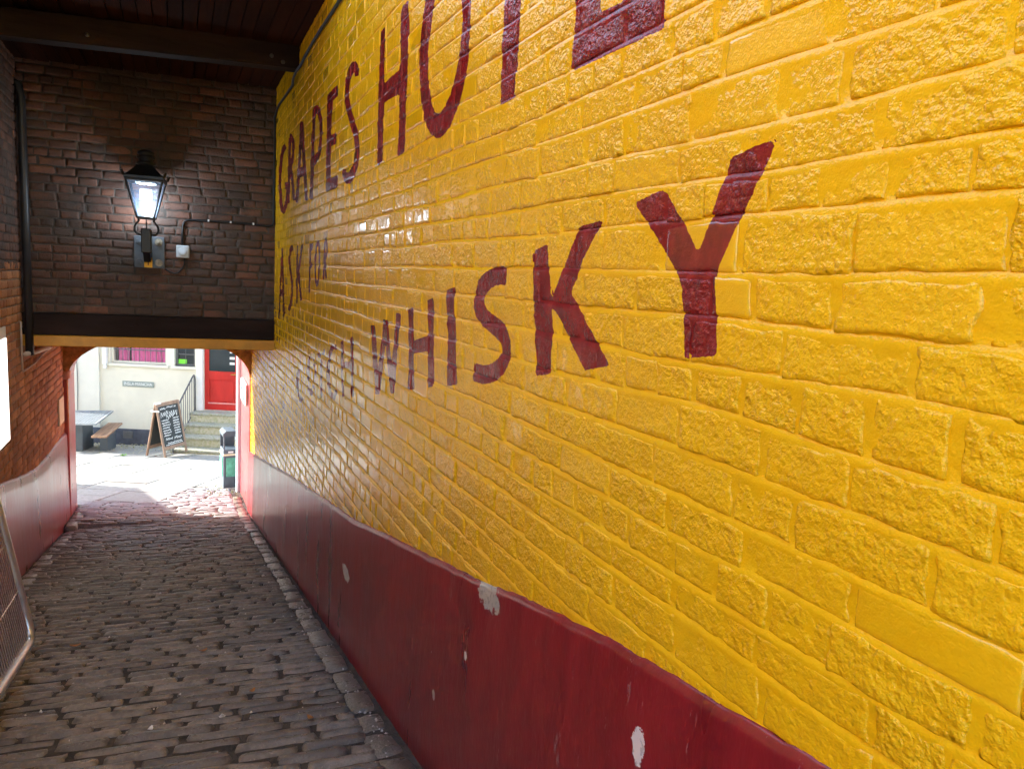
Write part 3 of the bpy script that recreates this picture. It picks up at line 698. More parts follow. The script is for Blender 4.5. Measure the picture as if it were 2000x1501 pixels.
def brick_geo(i, y, L, nu, nv, seed):
    r = np.random.RandomState(seed)
    u = np.linspace(0, 1, nu + 1); v = np.linspace(0, 1, nv + 1)
    # concentrate rows at the arrises
    u = np.concatenate([[0, .35 / nu], u[1:-1], [1 - .35 / nu, 1]]); v = np.concatenate([[0, .4 / nv], v[1:-1], [1 - .4 / nv, 1]])
    U, V = np.meshgrid(u, v)
    yy = y + U * L
    jt = JT * r.uniform(.45, 1.2)
    zb = bedline(i, yy) + jt * .5; zt2 = bedline(i + 1, yy) - jt * .5
    zz = zb + V * (zt2 - zb)
    # wandering outline
    yy = yy + .007 * fbm(zz * 40 + seed, np.full(zz.shape, seed * 1.7), 2) * np.where((U < .02) | (U > .98), 1, .3)
    zz = zz + .006 * fbm(yy * 26, np.full(zz.shape, seed * .7 + 3), 2) * np.where((V < .02) | (V > .98), 1, .2)
    rug = r.choice([.12, .6, .8, 1.0, 1.15, 1.4], p=[.05, .16, .27, .28, .16, .08])
    ff = float(np.interp(y, [1.3, 2.4, 4.0], [0, .3, 1]))
    rug *= 1 - ff * (1 - float(np.interp(ZC[i], [-.45, .1], [.28, .75])))
    face = r.uniform(-.0012, .0022) + r.uniform(-.004, .004) * (U - .5) + r.uniform(-.003, .003) * (V - .5)
    rel = rug * (.0034 * fbm(yy * 42, zz * 42, 3) + .0022 * fbm(yy * 130, zz * 130, 2))
    eu = np.minimum(U, 1 - U) * L; ev = np.minimum(V, 1 - V) * .07
    ed = np.minimum(eu, ev)
    rnd = np.clip(1 - ed / .006, 0, 1) ** 2 * (.0008 + .0014 * r.rand()) + np.clip(1 - V * .07 / .005, 0, 1) ** 2 * .0016
    d = face + rel - rnd
    xx = WX - d
    nr, nc = U.shape
    vs = np.stack([xx, yy, zz], -1).reshape(-1, 3)
    f = [(a * nc + b, (a + 1) * nc + b, (a + 1) * nc + b + 1, a * nc + b + 1) for a in range(nr - 1) for b in range(nc - 1)]
    # sides back into the wall
    ring = [b for b in range(nc)] + [a * nc + nc - 1 for a in range(1, nr)] + [(nr - 1) * nc + b for b in range(nc - 2, -1, -1)] + [a * nc for a in range(nr - 2, 0, -1)]
    base = len(vs)
    back = vs[ring].copy(); back[:, 0] = WX + .022
    vs = np.concatenate([vs, back])
    m = len(ring)
    f += [(ring[k], ring[(k + 1) % m], base + (k + 1) % m, base + k) for k in range(m)]
    return vs, f, np.full(len(vs), rug)
bv, bf, bi, br = [], [], [], []
nb = 0
for rank, (_, i, y, L, yc, zc) in enumerate(bricks):
    dep = project(np.array([WX, yc, zc]))[2]
    dens = 1.0 if dep < 2.2 else (.72 if dep < 4 else .5)
    nu = max(4, int(L / .0125 * dens)); nv = max(3, int(7 * dens))
    vs, f, rg = brick_geo(i, y, L, nu, nv, 100 + rank)
    ink = ink_sdf(vs[:, 1], vs[:, 2])
    if rank < 300:
        raw('brick', vs, f, M_BRICKPAINT, yw, True, {'ink': ink, 'rugged': rg})
    else:
        n0 = nb
        bv.append(vs); bi.append(ink); br.append(rg); nb += len(vs)
        bf += [tuple(k + n0 for k in q) for q in f]
far = raw('brick_field', np.concatenate(bv), bf, M_BRICKPAINT, yw, True, {'ink': np.concatenate(bi), 'rugged': np.concatenate(br)})
tag(far, kind='stuff')
# struck mortar joints: recessed under each upper brick, nearly flush at the bottom
yy = np.concatenate([np.arange(-1.5, .3, .2), np.arange(.3, 5, .022), np.arange(5, 11.22, .04)])
rows = []
for i in range(len(ZC)):
    b = bedline(i, yy)
    j = .008
    rows.append((b - j, -.0004 + .0012 * fbm(yy * 9, np.full(yy.shape, i * 1.3), 2)))
    rows.append((b + j * .5, .0010 + .0015 * fbm(yy * 7, np.full(yy.shape, i * 2.1), 2)))
    rows.append((b + j * .9, .0050 + .002 * fbm(yy * 7, np.full(yy.shape, i * 2.1), 2)))
    if i < len(ZC) - 1:
        nb_ = bedline(i + 1, yy)
        for t_ in (.3, .55, .8): rows.append((b + (nb_ - b) * t_, .0020 + .0014 * fbm(yy * 12, np.full(yy.shape, i * 1.9 + t_), 2)))
zz = np.stack([r[0] for r in rows]); dd = np.stack([r[1] for r in rows])
YY = np.broadcast_to(yy, zz.shape)
vs = np.stack([WX + dd, YY, zz], -1).reshape(-1, 3)
nr, nc = zz.shape
fidx = [(a * nc + b, (a + 1) * nc + b, (a + 1) * nc + b + 1, a * nc + b + 1) for a in range(nr - 1) for b in range(nc - 1) if zz[a, b] > dado_top(yy[b]) - .2]
inkm = np.concatenate([ink_sdf(vs[s:s + nc, 1], vs[s:s + nc, 2]) for s in range(0, len(vs), nc)])
raw('mortar', vs, fidx, M_JOINTPAINT, yw, True, {'ink': inkm, 'rugged': np.zeros(len(vs))})
# the maroon dado: a coat of render 3 cm thick with a chamfered top
yd = np.concatenate([np.arange(-1.5, .5, .1), np.arange(.5, 4.5, .025), np.arange(4.5, 11.15, .05)])
top = dado_top(yd) + .006 * fbm(yd * 3.2, yd * 0 + 2, 2) + .004 * fbm(yd * 21, yd * 0 + 7, 2)
bite = np.clip(1 - np.abs(yd - 2.1) / .13, 0, 1)
bot = np.array([passage_z(t) for t in yd]) - .15
chm = .018 + .005 * fbm(yd * 6, yd * 0 + 4, 2)
prof = []
prof.append((WX + .012, top))
prof.append((WX - .004, top - .001))
prof.append((WX - .007, top - .004))
prof.append((WX - .013 + .008 * bite, top - chm + .004 - .01 * bite))
prof.append((WX - .015 + .008 * bite, top - chm - .002 - .01 * bite))
prof.append((WX - .0155 + .008 * bite, top - chm - .010 - .01 * bite))
for k in range(1, 13):
    t = k / 12
    z = (top - chm - .012) * (1 - t) + bot * t
    prof.append((WX - .017 - .014 * t + .005 * fbm(yd * 1.3, z * 1.6, 3) + .006 * bite * (k == 1), z))
X_ = np.stack([np.broadcast_to(a, yd.shape) for a, _ in prof]); Z_ = np.stack([b for _, b in prof])
vs = np.stack([X_, np.broadcast_to(yd, X_.shape), Z_], -1).reshape(-1, 3)
nr, nc = X_.shape
raw('dado', vs, [(a * nc + b, a * nc + b + 1, (a + 1) * nc + b + 1, (a + 1) * nc + b) for a in range(nr - 1) for b in range(nc - 1)], M_DADO, yw, True)

# ================================================================== BRICK WALLS WITH BARE BRICK
POOL = {}
def pool_brick(L, h, d, v, mat):
    key = (round(L, 3), v, mat.name)
    if key in POOL: return POOL[key]
    r = np.random.RandomState(v * 31 + int(L * 1000))
    nu, nv = (5, 3)
    u = np.array([0, .08, .35, .65, .92, 1]); w_ = np.array([0, .18, .82, 1])
    U, V = np.meshgrid(u, w_)
    e = np.where((U < .01) | (U > .99) | (V < .01) | (V > .99), 1., 0.)
    xx = (U - .5) * L + r.uniform(-.005, .005, U.shape); zz = (V - .5) * h + r.uniform(-.004, .004, U.shape)
    yy = -(r.uniform(-.003, .004, U.shape) - e * .0035)
    vs = np.stack([xx, yy, zz], -1).reshape(-1, 3)
    nr, nc = U.shape
    f = [(a * nc + b, a * nc + b + 1, (a + 1) * nc + b + 1, (a + 1) * nc + b) for a in range(nr - 1) for b in range(nc - 1)]
    ring = [b for b in range(nc)] + [a * nc + nc - 1 for a in range(1, nr)] + [(nr - 1) * nc + b for b in range(nc - 2, -1, -1)] + [a * nc for a in range(nr - 2, 0, -1)]
    back = vs[ring].copy(); back[:, 1] = d
    n0 = len(vs); vs = np.concatenate([vs, back]); m = len(ring)
    f += [(ring[(k + 1) % m], ring[k], n0 + k, n0 + (k + 1) % m) for k in range(m)]
    me = bpy.data.meshes.new('brick')
    me.from_pydata([tuple(p) for p in vs], [], f); me.materials.append(mat)
    me.polygons.foreach_set('use_smooth', [True] * len(f))
    POOL[key] = me
    return me
def lay_bricks(parent, M, u0, u1, z0, z1, mat, keep, limit=300, course=.079, joint=.012, depth=.02):
    """M maps (u, -depth, z) to the world"""
    out = []
    z = z0; i = 0
    rr = np.random.RandomState(int(abs(u0 * 100)) + 3)
    R3 = np.array(M.to_3x3()); T3 = np.array(M.translation)
    while z < z1:
        u = u0 - rr.uniform(0, .1)
        hd = (i % 4 == 2)
        while u < u1:
            L = .105 if hd else (.22 if rr.rand() > .2 else .15)
            uc = u + L / 2; zc = z + course / 2
            if keep(uc, zc, L):
                p = R3 @ np.array([uc, 0, zc]) + T3
                vis = in_frame(p, .02)
                a, b, dp = project(p)
                out.append(((1. if vis else 0) / max(dp, .1) ** 3, uc, zc, L))
            u += L + joint
        z += course; i += 1
    out.sort(reverse=True)
    hh = course - joint
    V, F, T = [], [], []; n0 = 0
    for k, (q, uc, zc, L) in enumerate(out):
        me = pool_brick(L, hh, depth, rr.randint(0, 10), mat)
        loc = Matrix.Translation((uc, rr.uniform(-.003, .003), zc + rr.uniform(-.002, .002)))
        rot = Euler((rr.uniform(-.02, .02), rr.uniform(-.012, .012), rr.uniform(-.015, .015))).to_matrix().to_4x4()
        mw = M @ loc @ rot
        if k < limit and q > 0:
            o = bpy.data.objects.new('brick', me)
            link(o, parent)
            o.matrix_basis = mw
        else:
            co = np.array([v.co[:] for v in me.vertices])
            m3 = np.array(mw.to_3x3()); t3 = np.array(mw.translation)
            V.append(co @ m3.T + t3); F += [tuple(x + n0 for x in pl.vertices) for pl in me.polygons]
            T.append(np.full(len(co), rr.rand())); n0 += len(co)
    if V:
        o = raw('brick_field', np.concatenate(V), F, mat, parent, True, {'tone': np.concatenate(T)})
        tag(o, kind='stuff')

# ---- left wall (front face looks towards +X); u runs along +Y
lw = thing('brick_wall', 'orange red brick wall on the left side of the passage above a faded red dado with painted-in sheen', 'wall', (LX, 8, passage_z(8)))
ML = Matrix.Translation((LX, 0, 0)) @ Matrix(((0, -1, 0, 0), (1, 0, 0, 0), (0, 0, 1, 0), (0, 0, 0, 1)))
def ldado(y):
    return np.interp(y, [-.6, 7.18, 7.63, 8.34, 9.0, 9.68, 10.2, 11.16, 12], [-.5, -1.88, -1.955, -2.08, -2.18, -2.205, -2.215, -2.235, -2.3])
core = MB(); core.box((LX - .45, 5.6, -4.3), (LX - .007, 11.0, -.13)); core.build('mortar', M_LMORT, lw)
core = MB(); core.box((LX - .45, 5.6, -.13), (LX - .007, 11.0, 3.4)); core.build('upper_mortar', M_DMORT, lw)  # upper part of the wall in darker mortar
core = MB(); core.box((LX - .46, -.6, -4.3), (LX, 4.6, 2.3)); core.box((LX - .46, 4.6, -4.3), (LX, 5.598, 3.4)); core.build('unseen_bounce_wall', simple('white_bounce_render', (.74, .71, .64), .9, var=.08), lw)  # unseen near stretch, sized to block the sun and whitened to bounce light
def lkeep(u, z, L):
    if z < ldado(u) - .05: return False
    if 6.4 < u < 7.62 and -1.60 < z < -.60: return False
    if u > LWY + .25 and z > -.68: return False
    return z < 1.9
lay_bricks(lw, ML, 5.9, 10.95, -2.5, -.12, M_LBRICK, lkeep, 250)
lay_bricks(lw, ML, 5.9, 8.6, -.12, 1.9, M_DBRICK, lkeep, 50)  # upper courses laid in the darker brick
yd = np.arange(-.6, 11.02, .06)
top = ldado(yd) + .015 * fbm(yd * 2.2, yd * 0 + 2, 3)
bot = np.array([passage_z(t) for t in yd]) - .15
prof = [(LX - .012, top), (LX + .012, top - .004), (LX + .028, top - .03)]
for k in range(1, 10):
    t = k / 9; z = (top - .03) * (1 - t) + bot * t
    prof.append((LX + .03 + .02 * t + .010 * fbm(yd * 1.1 + 4, z * 1.4, 3), z))
X_ = np.stack([np.broadcast_to(a, yd.shape) for a, _ in prof]); Z_ = np.stack([b for _, b in prof])
vs = np.stack([X_, np.broadcast_to(yd, X_.shape), Z_], -1).reshape(-1, 3)
nr, nc = X_.shape
raw('dado', vs, [(a * nc + b, (a + 1) * nc + b, (a + 1) * nc + b + 1, a * nc + b + 1) for a in range(nr - 1) for b in range(nc - 1)], M_DADO_L, lw, True)

# ---- lamp wall over the low opening; local u along the wall to the right, 0 at the yellow wall
MLW = Matrix.Translation((WX, LWY, 0)) @ Matrix.Rotation(-SKEW, 4, 'Z')
gw = thing('gable_wall', 'sooty dark brick wall above the low opening, carrying the lit lantern', 'wall', MLW @ Vector((-1.15, 0, -.85)))
core = MB(); core.box((-2.5, .006, -.52), (.02, .40, 2.2), M=MLW); core.build('mortar', M_DMORT, gw)
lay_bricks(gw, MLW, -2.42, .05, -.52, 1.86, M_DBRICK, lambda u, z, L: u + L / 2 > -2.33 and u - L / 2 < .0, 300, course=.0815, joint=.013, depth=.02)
M_BEAM = simple('dark_stained_timber', (.024, .014, .012), .75, spec=.12, var=.5, scale=5, bump=.004, bscale=40, stretch=(.15, 1, 1))
M_OCHRE = simple('ochre_painted_timber', (.60, .27, .015), .45, var=.18, scale=6, bump=.002, bscale=50)
lin = MB(); lin.box((-2.40, -.035, -.735), (.01, .40, -.525), M=MLW, bev=.006); lin.build('lintel', M_BEAM, gw)
lb = MB(); lb.box((-2.40, -.050, -.842), (.012, .40, -.737), M=MLW, bev=.006); lb.build('lintel_board', M_OCHRE, gw)

# ---- low soffit behind the lintel, and the mass above it
so = MB(); so.box((LX - .3, 8.62, -.70), (WX + .3, 11.6, -.40)); so.box((LX - .3, 8.65, -.42), (WX + .3, 11.55, 3.3))
tag(so.build('low_ceiling', simple('limewashed_soffit', (.42, .3, .2), .9)), kind='structure')

# ================================================================== CEILING
YS = 5.1
M_BOARD = simple('red_brown_boards', (.036, .010, .005), .9, spec=.08, var=.45, scale=7, bump=.003, bscale=40, stretch=(1, .1, 1))
def ceil_z(x): return CZ + .02 * x
cl = MB(); cl.box((LX - .3, YS, CZ + .06), (WX + .3, 8.65, CZ + .22)); cl = cl.build('ceiling', simple('roof_deck', (.05, .03, .02), .9)); tag(cl, kind='structure')
x = LX - .02; k = 0
while x < WX + .01:
    wd = .102
    b = MB(); b.box((x, YS, ceil_z(x) - .004 * (k % 3)), (min(x + wd - .007, WX + .012), 8.62, ceil_z(x) + .058 - .004 * (k % 3)), bev=.003)
    b.build('ceiling_board', M_BOARD, cl)
    x += wd; k += 1
bm_ = MB(); bm_.box((LX - .01, 6.68, 1.625), (WX + .02, 6.84, 1.825), bev=.008)
# the beam is out of level: it drops towards the left wall
bm_.v = [(a, b - .02 * a, c + .045 * (a - WX) + .045) for a, b, c in bm_.v]
beam = bm_.build('ceiling_beam', M_BEAM)
for (bx_, bz_) in ((.70, 1.735), (.79, 1.70), (-.62, 1.67)):
    q = MB(); q.lathe([(.017, 0), (.016, .008), (.009, .014), (0, .015)], (0, 0, 0), 10)
    q.v = [(bx_ + a, 6.68 - .02 * bx_ - c + .001, bz_ + b) for a, b, c in q.v]
    q.build('bolt', simple('dull_bolt_steel', (.09, .09, .10), .5, .4), beam, smooth=True)
tag(beam, 'dark timber cross beam under the boarded ceiling, sagging to the left', 'beam')
# ================================================================== GROUND
gy = [-400, -30, -6, 0, 10.4, 14, 19, 60, 500]
gz = [-.55, -.55, -.62, -1.60, -3.50, -4.05, -4.62, -5.2, -5.2]
gx = [-400, -20, -4, -1.5, 1, 4, 20, 400]
vs = [(a, b, c) for b, c in zip(gy, gz) for a in gx]
n = len(gx)
raw_g = raw('ground', vs, [(j * n + i, j * n + i + 1, (j + 1) * n + i + 1, (j + 1) * n + i) for j in range(len(gy) - 1) for i in range(n - 1)],
            simple('earth_and_tarmac', (.27, .25, .23), .9, var=.2, scale=1.5, bump=.01, bscale=30), None, False)
tag(raw_g, kind='structure')

# ---- cobbled passage
def stone_mat(name, lo, hi, dirt, rough=.5, wet=True):
    k = NT(name)
    p = k.pos()
    rnd = k.n('ShaderNodeObjectInfo').outputs['Random']
    tone = k.n('ShaderNodeAttribute', attribute_name='tone').outputs['Fac']
    t = k.math('FRACT', k.math('ADD', tone, rnd))
    col = k.ramp(t, [(0, lo), (.5, tuple((a + b) / 2 for a, b in zip(lo, hi))), (1, hi)])
    g = k.noise(p, 16, 5, .65)
    col = k.mix(k.ramp(g, [(.40, 0.), (.66, .8)]), col, dirt)
    col = k.mix(k.math('MULTIPLY', k.ramp(k.noise(p, 85, 3, .6), [(.6, 0.), (.75, 1.)]), .35), col, tuple(min(1, c * 2.0) for c in hi))
    k.base(col)
    k.rough(k.math('ADD', rough - .15, k.math('MULTIPLY', g, .35)))
    h = k.math('ADD', k.math('MULTIPLY', k.noise(p, 34, 5, .62), .7), k.math('MULTIPLY', k.noise(p, 120, 2, .6), .25))
    k.bump(h, .009)
    return k.m
M_SETT = stone_mat('worn_dark_setts', (.145, .119, .096), (.31, .262, .212), (.105, .087, .071), .28)
M_PSETT = stone_mat('pale_courtyard_setts', (.36, .37, .38), (.48, .49, .50), (.28, .29, .27), .6)
M_BED = simple('dirt_between_setts', (.065, .052, .042), .85, var=.6, scale=14, bump=.012, bscale=70)
M_FLAG = stone_mat('sandstone_flags', (.34, .345, .335), (.46, .465, .45), (.26, .275, .24), .7)
M_MOSS = simple('mossy_stone', (.15, .16, .07), .9, var=.5, scale=7, bump=.01, bscale=60)

# where the flags lie in the courtyard (columns run away from the arch)
SLABS = []
_r = np.random.RandomState(40)
u = -9.6
while u < -2.6:
    W = _r.uniform(.62, .86); v = 9.4 + _r.uniform(0, .6)
    while v < 17.6:
        L = _r.uniform(.5, .95); uc, vc = u + W / 2, v + L / 2
        x, y = uv2xy(uc, vc)
        if ((y > 12.85) or (y > 11.75 and x < -.25)) and -2.6 < x < WX + 1.4 and in_frame(np.array([x, y, court_z(x, y)]), .12):
            SLABS.append((uc, vc, W, L, _r.uniform(-.003, .006), _r.uniform(.007, .016)))
        v += L
    u += W
def on_slab(x, y, m=.03):
    uu = x * E1[0] + y * E1[1]; vv = x * E2[0] + y * E2[1]
    return any(abs(uu - a) < W / 2 + m and abs(vv - b) < L / 2 + m for a, b, W, L, t, g in SLABS)
def path_xy(a, b, s=6.0):                       # rows of setts run slightly askew
    return (a, b - math.tan(math.radians(s)) * a)
yy = np.arange(1.0, 13.8, .1); xx = np.linspace(LX - .05, WX + .05, 24)
vs = [(a, b, ground_z(a, b) - .0125 + .003 * math.sin(a * 31) * math.sin(b * 23)) for b in yy for a in xx]
n = len(xx)
path = raw('cobbled_path', vs, [(j * n + i, j * n + i + 1, (j + 1) * n + i + 1, (j + 1) * n + i) for j in range(len(yy) - 1) for i in range(n - 1)], M_BED, None, True)
tag(path, kind='structure')
SP = {}
def sett_mesh(L, W, v, mat, tag_='s'):
    key = (round(L, 2), round(W, 2), v, mat.name)
    if key in SP: return SP[key]
    r = np.random.RandomState(v * 13 + int(L * 100))
    u = np.array([0, .05, .16, .5, .84, .95, 1.]); w_ = np.array([0, .13, .5, .87, 1.])
    U, V = np.meshgrid(u, w_)
    eu = np.minimum(U, 1 - U) * L; ev = np.minimum(V, 1 - V) * W
    ed = np.minimum(eu, ev)
    hz = .018 * (1 - np.clip(1 - ed / .030, 0, 1) ** 2.0) + r.uniform(-.003, .003, U.shape) - .012
    hz = np.where(ed < 1e-6, -.030, hz)
    sx = 1 - .04 * (np.abs(V - .5) * 2) ** 3
    xx = (U - .5) * L * sx + r.uniform(-.006, .006, U.shape)
    sy = 1 - .12 * (np.abs(U - .5) * 2) ** 6
    bend = r.uniform(-.012, .012)
    yy = (V - .5) * W * sy + r.uniform(-.003, .003, U.shape) + bend * (np.abs(U - .5) * 2) ** 2
    vs = np.stack([xx, yy, hz], -1).reshape(-1, 3)
    nr, nc = U.shape
    f = [(a * nc + b, a * nc + b + 1, (a + 1) * nc + b + 1, (a + 1) * nc + b) for a in range(nr - 1) for b in range(nc - 1)]
    ring = [b for b in range(nc)] + [a * nc + nc - 1 for a in range(1, nr)] + [(nr - 1) * nc + b for b in range(nc - 2, -1, -1)] + [a * nc for a in range(nr - 2, 0, -1)]
    bk = vs[ring].copy(); bk[:, 2] = -.06
    n0 = len(vs); vs = np.concatenate([vs, bk]); m = len(ring)
    f += [(ring[(k + 1) % m], ring[k], n0 + k, n0 + (k + 1) % m) for k in range(m)]
    me = bpy.data.meshes.new('cobblestone'); me.from_pydata([tuple(p) for p in vs], [], f); me.materials.append(mat)
    me.polygons.foreach_set('use_smooth', [True] * len(f))
    SP[key] = me
    return me
def place_stones(items, name, field, parent, limit, mat):
    """items: (score, mesh, matrix, tone); largest in the picture become objects, the rest one field"""
    items.sort(key=lambda t: -t[0])
    V, F, T, n0 = [], [], [], 0
    for k, (q, me, mw, tn) in enumerate(items):
        if k < limit:
            o = bpy.data.objects.new(name, me); link(o, parent); o.matrix_basis = mw
        else:
            co = np.array([v.co[:] for v in me.vertices]); m3 = np.array(mw.to_3x3()); t3 = np.array(mw.translation)
            V.append(co @ m3.T + t3); F += [tuple(x + n0 for x in pl.vertices) for pl in me.polygons]
            T.append(np.full(len(co), tn)); n0 += len(co)
    if V:
        o = raw(field, np.concatenate(V), F, mat, parent, True, {'tone': np.concatenate(T)})
        tag(o, kind='stuff')
items = []
rr = np.random.RandomState(21)
row = 1.6; ri = 0
def slope_mat(x, y, rz):
    e = .05
    g0 = ground_z(x, y); dx = (ground_z(x + e, y) - g0) / e; dy = (ground_z(x, y + e) - g0) / e
    nrm = Vector((-dx, -dy, 1)).normalized()
    q = Vector((0, 0, 1)).rotation_difference(nrm).to_matrix().to_4x4()
    return Matrix.Translation((x, y, g0)) @ q @ Matrix.Rotation(rz, 4, 'Z')
RGT = .74
while row < 13.6:
    W = rr.uniform(.074, .096)
    a = LX + .03 + rr.uniform(0, .18)
    lim = RGT
    while a < lim:
        L = rr.choice([.18, .22, .26, .3, .36, .44], p=[.08, .16, .22, .24, .18, .12])
        if a + L > lim - .07: L = round(lim - a + .02, 2)
        ac = a + L / 2
        x, y = path_xy(ac, row + W / 2 + .012 * math.sin(ac * 3 + ri))
        edge = LX + .09
        if x - L / 2 > edge - .05 and y > 1.7:
            if y < 11.2 or not on_slab(x, y):
                p = np.array([x, y, ground_z(x, y)])
                if in_frame(p, .12):
                    dp = project(p)[2]
                    mw = slope_mat(x, y, math.radians(-6) + rr.uniform(-.03, .03)) @ Matrix.Translation((0, 0, rr.uniform(-.006, .006))) @ Euler((rr.uniform(-.09, .05), rr.uniform(-.03, .03), 0)).to_matrix().to_4x4()
                    me = sett_mesh(L - .004, .086 if W > .085 else .076, rr.randint(0, 7), M_SETT if y < 10.55 + .3 * rr.rand() else M_PSETT)
                    mw = mw @ Matrix.Scale((W - .009) / (.086 if W > .085 else .076), 4, (0, 1, 0))
                    items.append((L * W / dp ** 3, me, mw, rr.rand()))
        a += L
    row += W; ri += 1
pale = [t for t in items if t[1].materials[0] == M_PSETT]; dark = [t for t in items if t[1].materials[0] == M_SETT]
place_stones(dark, 'cobblestone', 'cobblestone_field', path, 300, M_SETT)
place_stones(pale, 'pale_cobblestone', 'pale_cobblestone_field', path, 60, M_PSETT)
# edge stones along both walls
items = []
for side in (1, -1):
    y = 1.7
    while y < 11.9:
        L = rr.uniform(.2, .34); W = rr.uniform(.135, .165) if side > 0 else rr.uniform(.12, .17)
        x = (WX - .045 - W / 2) if side > 0 else (LX + .06 + W / 2)
        p = np.array([x, y + L / 2, ground_z(x, y)])
        if in_frame(p, .1):
            mw = slope_mat(x, y + L / 2, math.pi / 2 + rr.uniform(-.06, .06)) @ Matrix.Translation((0, 0, rr.uniform(-.012, .002)))
            o = bpy.data.objects.new('edge_stone', sett_mesh(round(L - .015, 2), round(W, 2), rr.randint(0, 7), M_SETT)); link(o, path); o.matrix_basis = mw
        y += L

# ---- courtyard paving
cu = np.arange(-14, 3.1, 1.0); cv_ = np.arange(8.5, 18.6, .8)
vs = []
for v in cv_:
    for u in cu:
        x, y = uv2xy(u, v); vs.append((x, y, court_z(x, y) - .03))
n = len(cu)
court = raw('courtyard_paving', vs, [(j * n + i, j * n + i + 1, (j + 1) * n + i + 1, (j + 1) * n + i) for j in range(len(cv_) - 1) for i in range(n - 1)
        if not any(vs[q][1] < 12.05 for q in (j * n + i, j * n + i + 1, (j + 1) * n + i + 1, (j + 1) * n + i))],
        simple('mossy_courtyard_bed', (.11, .11, .06), .9, var=.5, scale=9, bump=.012, bscale=50), None, False)
tag(court, kind='structure')
for (uc, vc, W, L, t, gg) in SLABS:
    x, y = uv2xy(uc, vc)
    b = MB(); z0 = court_z(x, y)
    b.box((-W / 2 + gg, -L / 2 + gg, -.05), (W / 2 - gg, L / 2 - gg, t), bev=.008)
    o = b.build('paving_slab', M_FLAG, court)
    o.matrix_basis = Matrix.Translation((x, y, z0)) @ Matrix.Rotation(-A22, 4, 'Z') @ Matrix.Rotation(math.atan(-.12), 4, 'X') @ Euler((rr.uniform(-.008, .008), rr.uniform(-.008, .008), rr.uniform(-.01, .01))).to_matrix().to_4x4()
# moss and leaf litter against the facade, and weeds in the joints
def leafy(name, spots, mat, label=None):
    b = MB()
    for (x, y, z, s, k) in spots:
        for q in range(k):
            a = rr.uniform(0, 6.28); t = rr.uniform(.3, 1.1); L = s * rr.uniform(.5, 1.2)
            d = Vector((math.cos(a) * math.cos(t), math.sin(a) * math.cos(t), math.sin(t)))
            sd = d.cross(Vector((0, 0, 1))).normalized() * L * .28
            p0 = Vector((x + rr.normal(0, s * .3), y + rr.normal(0, s * .3), z))
            b.add([p0, p0 + d * L * .5 + sd, p0 + d * L, p0 + d * L * .5 - sd], [(0, 1, 2, 3)])
    return b.build(name, mat)
M_LEAF = simple('weed_leaves', (.16, .38, .05), .5, var=.3, scale=30)
sp = []
for _ in range(150):
    u_ = rr.uniform(-9.8, -6.2); v_ = 17.75 - abs(rr.normal(0, .7)); x, y = uv2xy(u_, v_)
    sp.append((x, y, court_z(x, y) + .0, .035, 3))
for _ in range(46):
    x = rr.uniform(.35, .85); y = rr.uniform(11.9, 13.2); sp.append((x, y, court_z(x, y), .03, 4))
tag(leafy('ground_moss', sp, simple('moss_tufts', (.20, .24, .06), .8, var=.5, scale=20)), kind='stuff', label=None)
for (x, y) in ((-1.10, 17.37),):
    o = leafy('weed', [(x, y, court_z(x, y), .06, 26)], M_LEAF)
    tag(o, 'small bright green weed in the paving left of the chalkboard', 'weed')
gb = MB()
for _ in range(420):
    u_ = rr.uniform(-9.8, -5.4); v_ = 17.8 - abs(rr.normal(0, .8)); x, y = uv2xy(u_, v_)
    if v_ < 15.9: continue
    s = rr.uniform(.012, .035); a = rr.uniform(0, 3.1); z = court_z(x, y) + .012
    gb.add([(x + s * math.cos(a), y + s * math.sin(a), z), (x - s * .5 * math.sin(a), y + s * .5 * math.cos(a), z + .01), (x - s * math.cos(a), y - s * math.sin(a), z), (x + s * .5 * math.sin(a), y - s * .5 * math.cos(a), z + .008)], [(0, 1, 2, 3)])
tag(gb.build('fallen_petals', simple('pale_petals', (.62, .58, .36), .8, var=.3, scale=40)), kind='stuff')

# ================================================================== ARCH AT THE FAR END
ar = thing('archway', 'segmental brick arch with pink painted reveals at the far end of the passage', 'arch', (-.2, 11.0, passage_z(11)))
AX0, AX1, SPZ, RISE = LX + .05, WX - .015, -1.52, .57
def arch_z(x):
    t = (x - (AX0 + AX1) / 2) / ((AX1 - AX0) / 2)
    return SPZ + RISE * math.sqrt(max(0, 1 - t * t))
AY0, AY1 = 11.0, 11.65
xs = [(AX0 + AX1) / 2 - (AX1 - AX0) / 2 * math.cos(math.pi * k / 28) for k in range(29)]
M_PINK = dado_paint('salmon_red_reveal_paint', (.30, .045, .05), (.42, .09, .09), [], .4)
M_SPAN = simple('rough_orange_render', (.48, .23, .10), .9, var=.4, scale=16, bump=.02, bscale=26)
sb = MB()
poly = [(LX - .3, -.42), (LX - .3, SPZ), (AX0, SPZ)] + [(x, arch_z(x)) for x in xs[1:-1]] + [(AX1, SPZ), (WX + .3, SPZ), (WX + .3, -.42)]
v = []; f = []
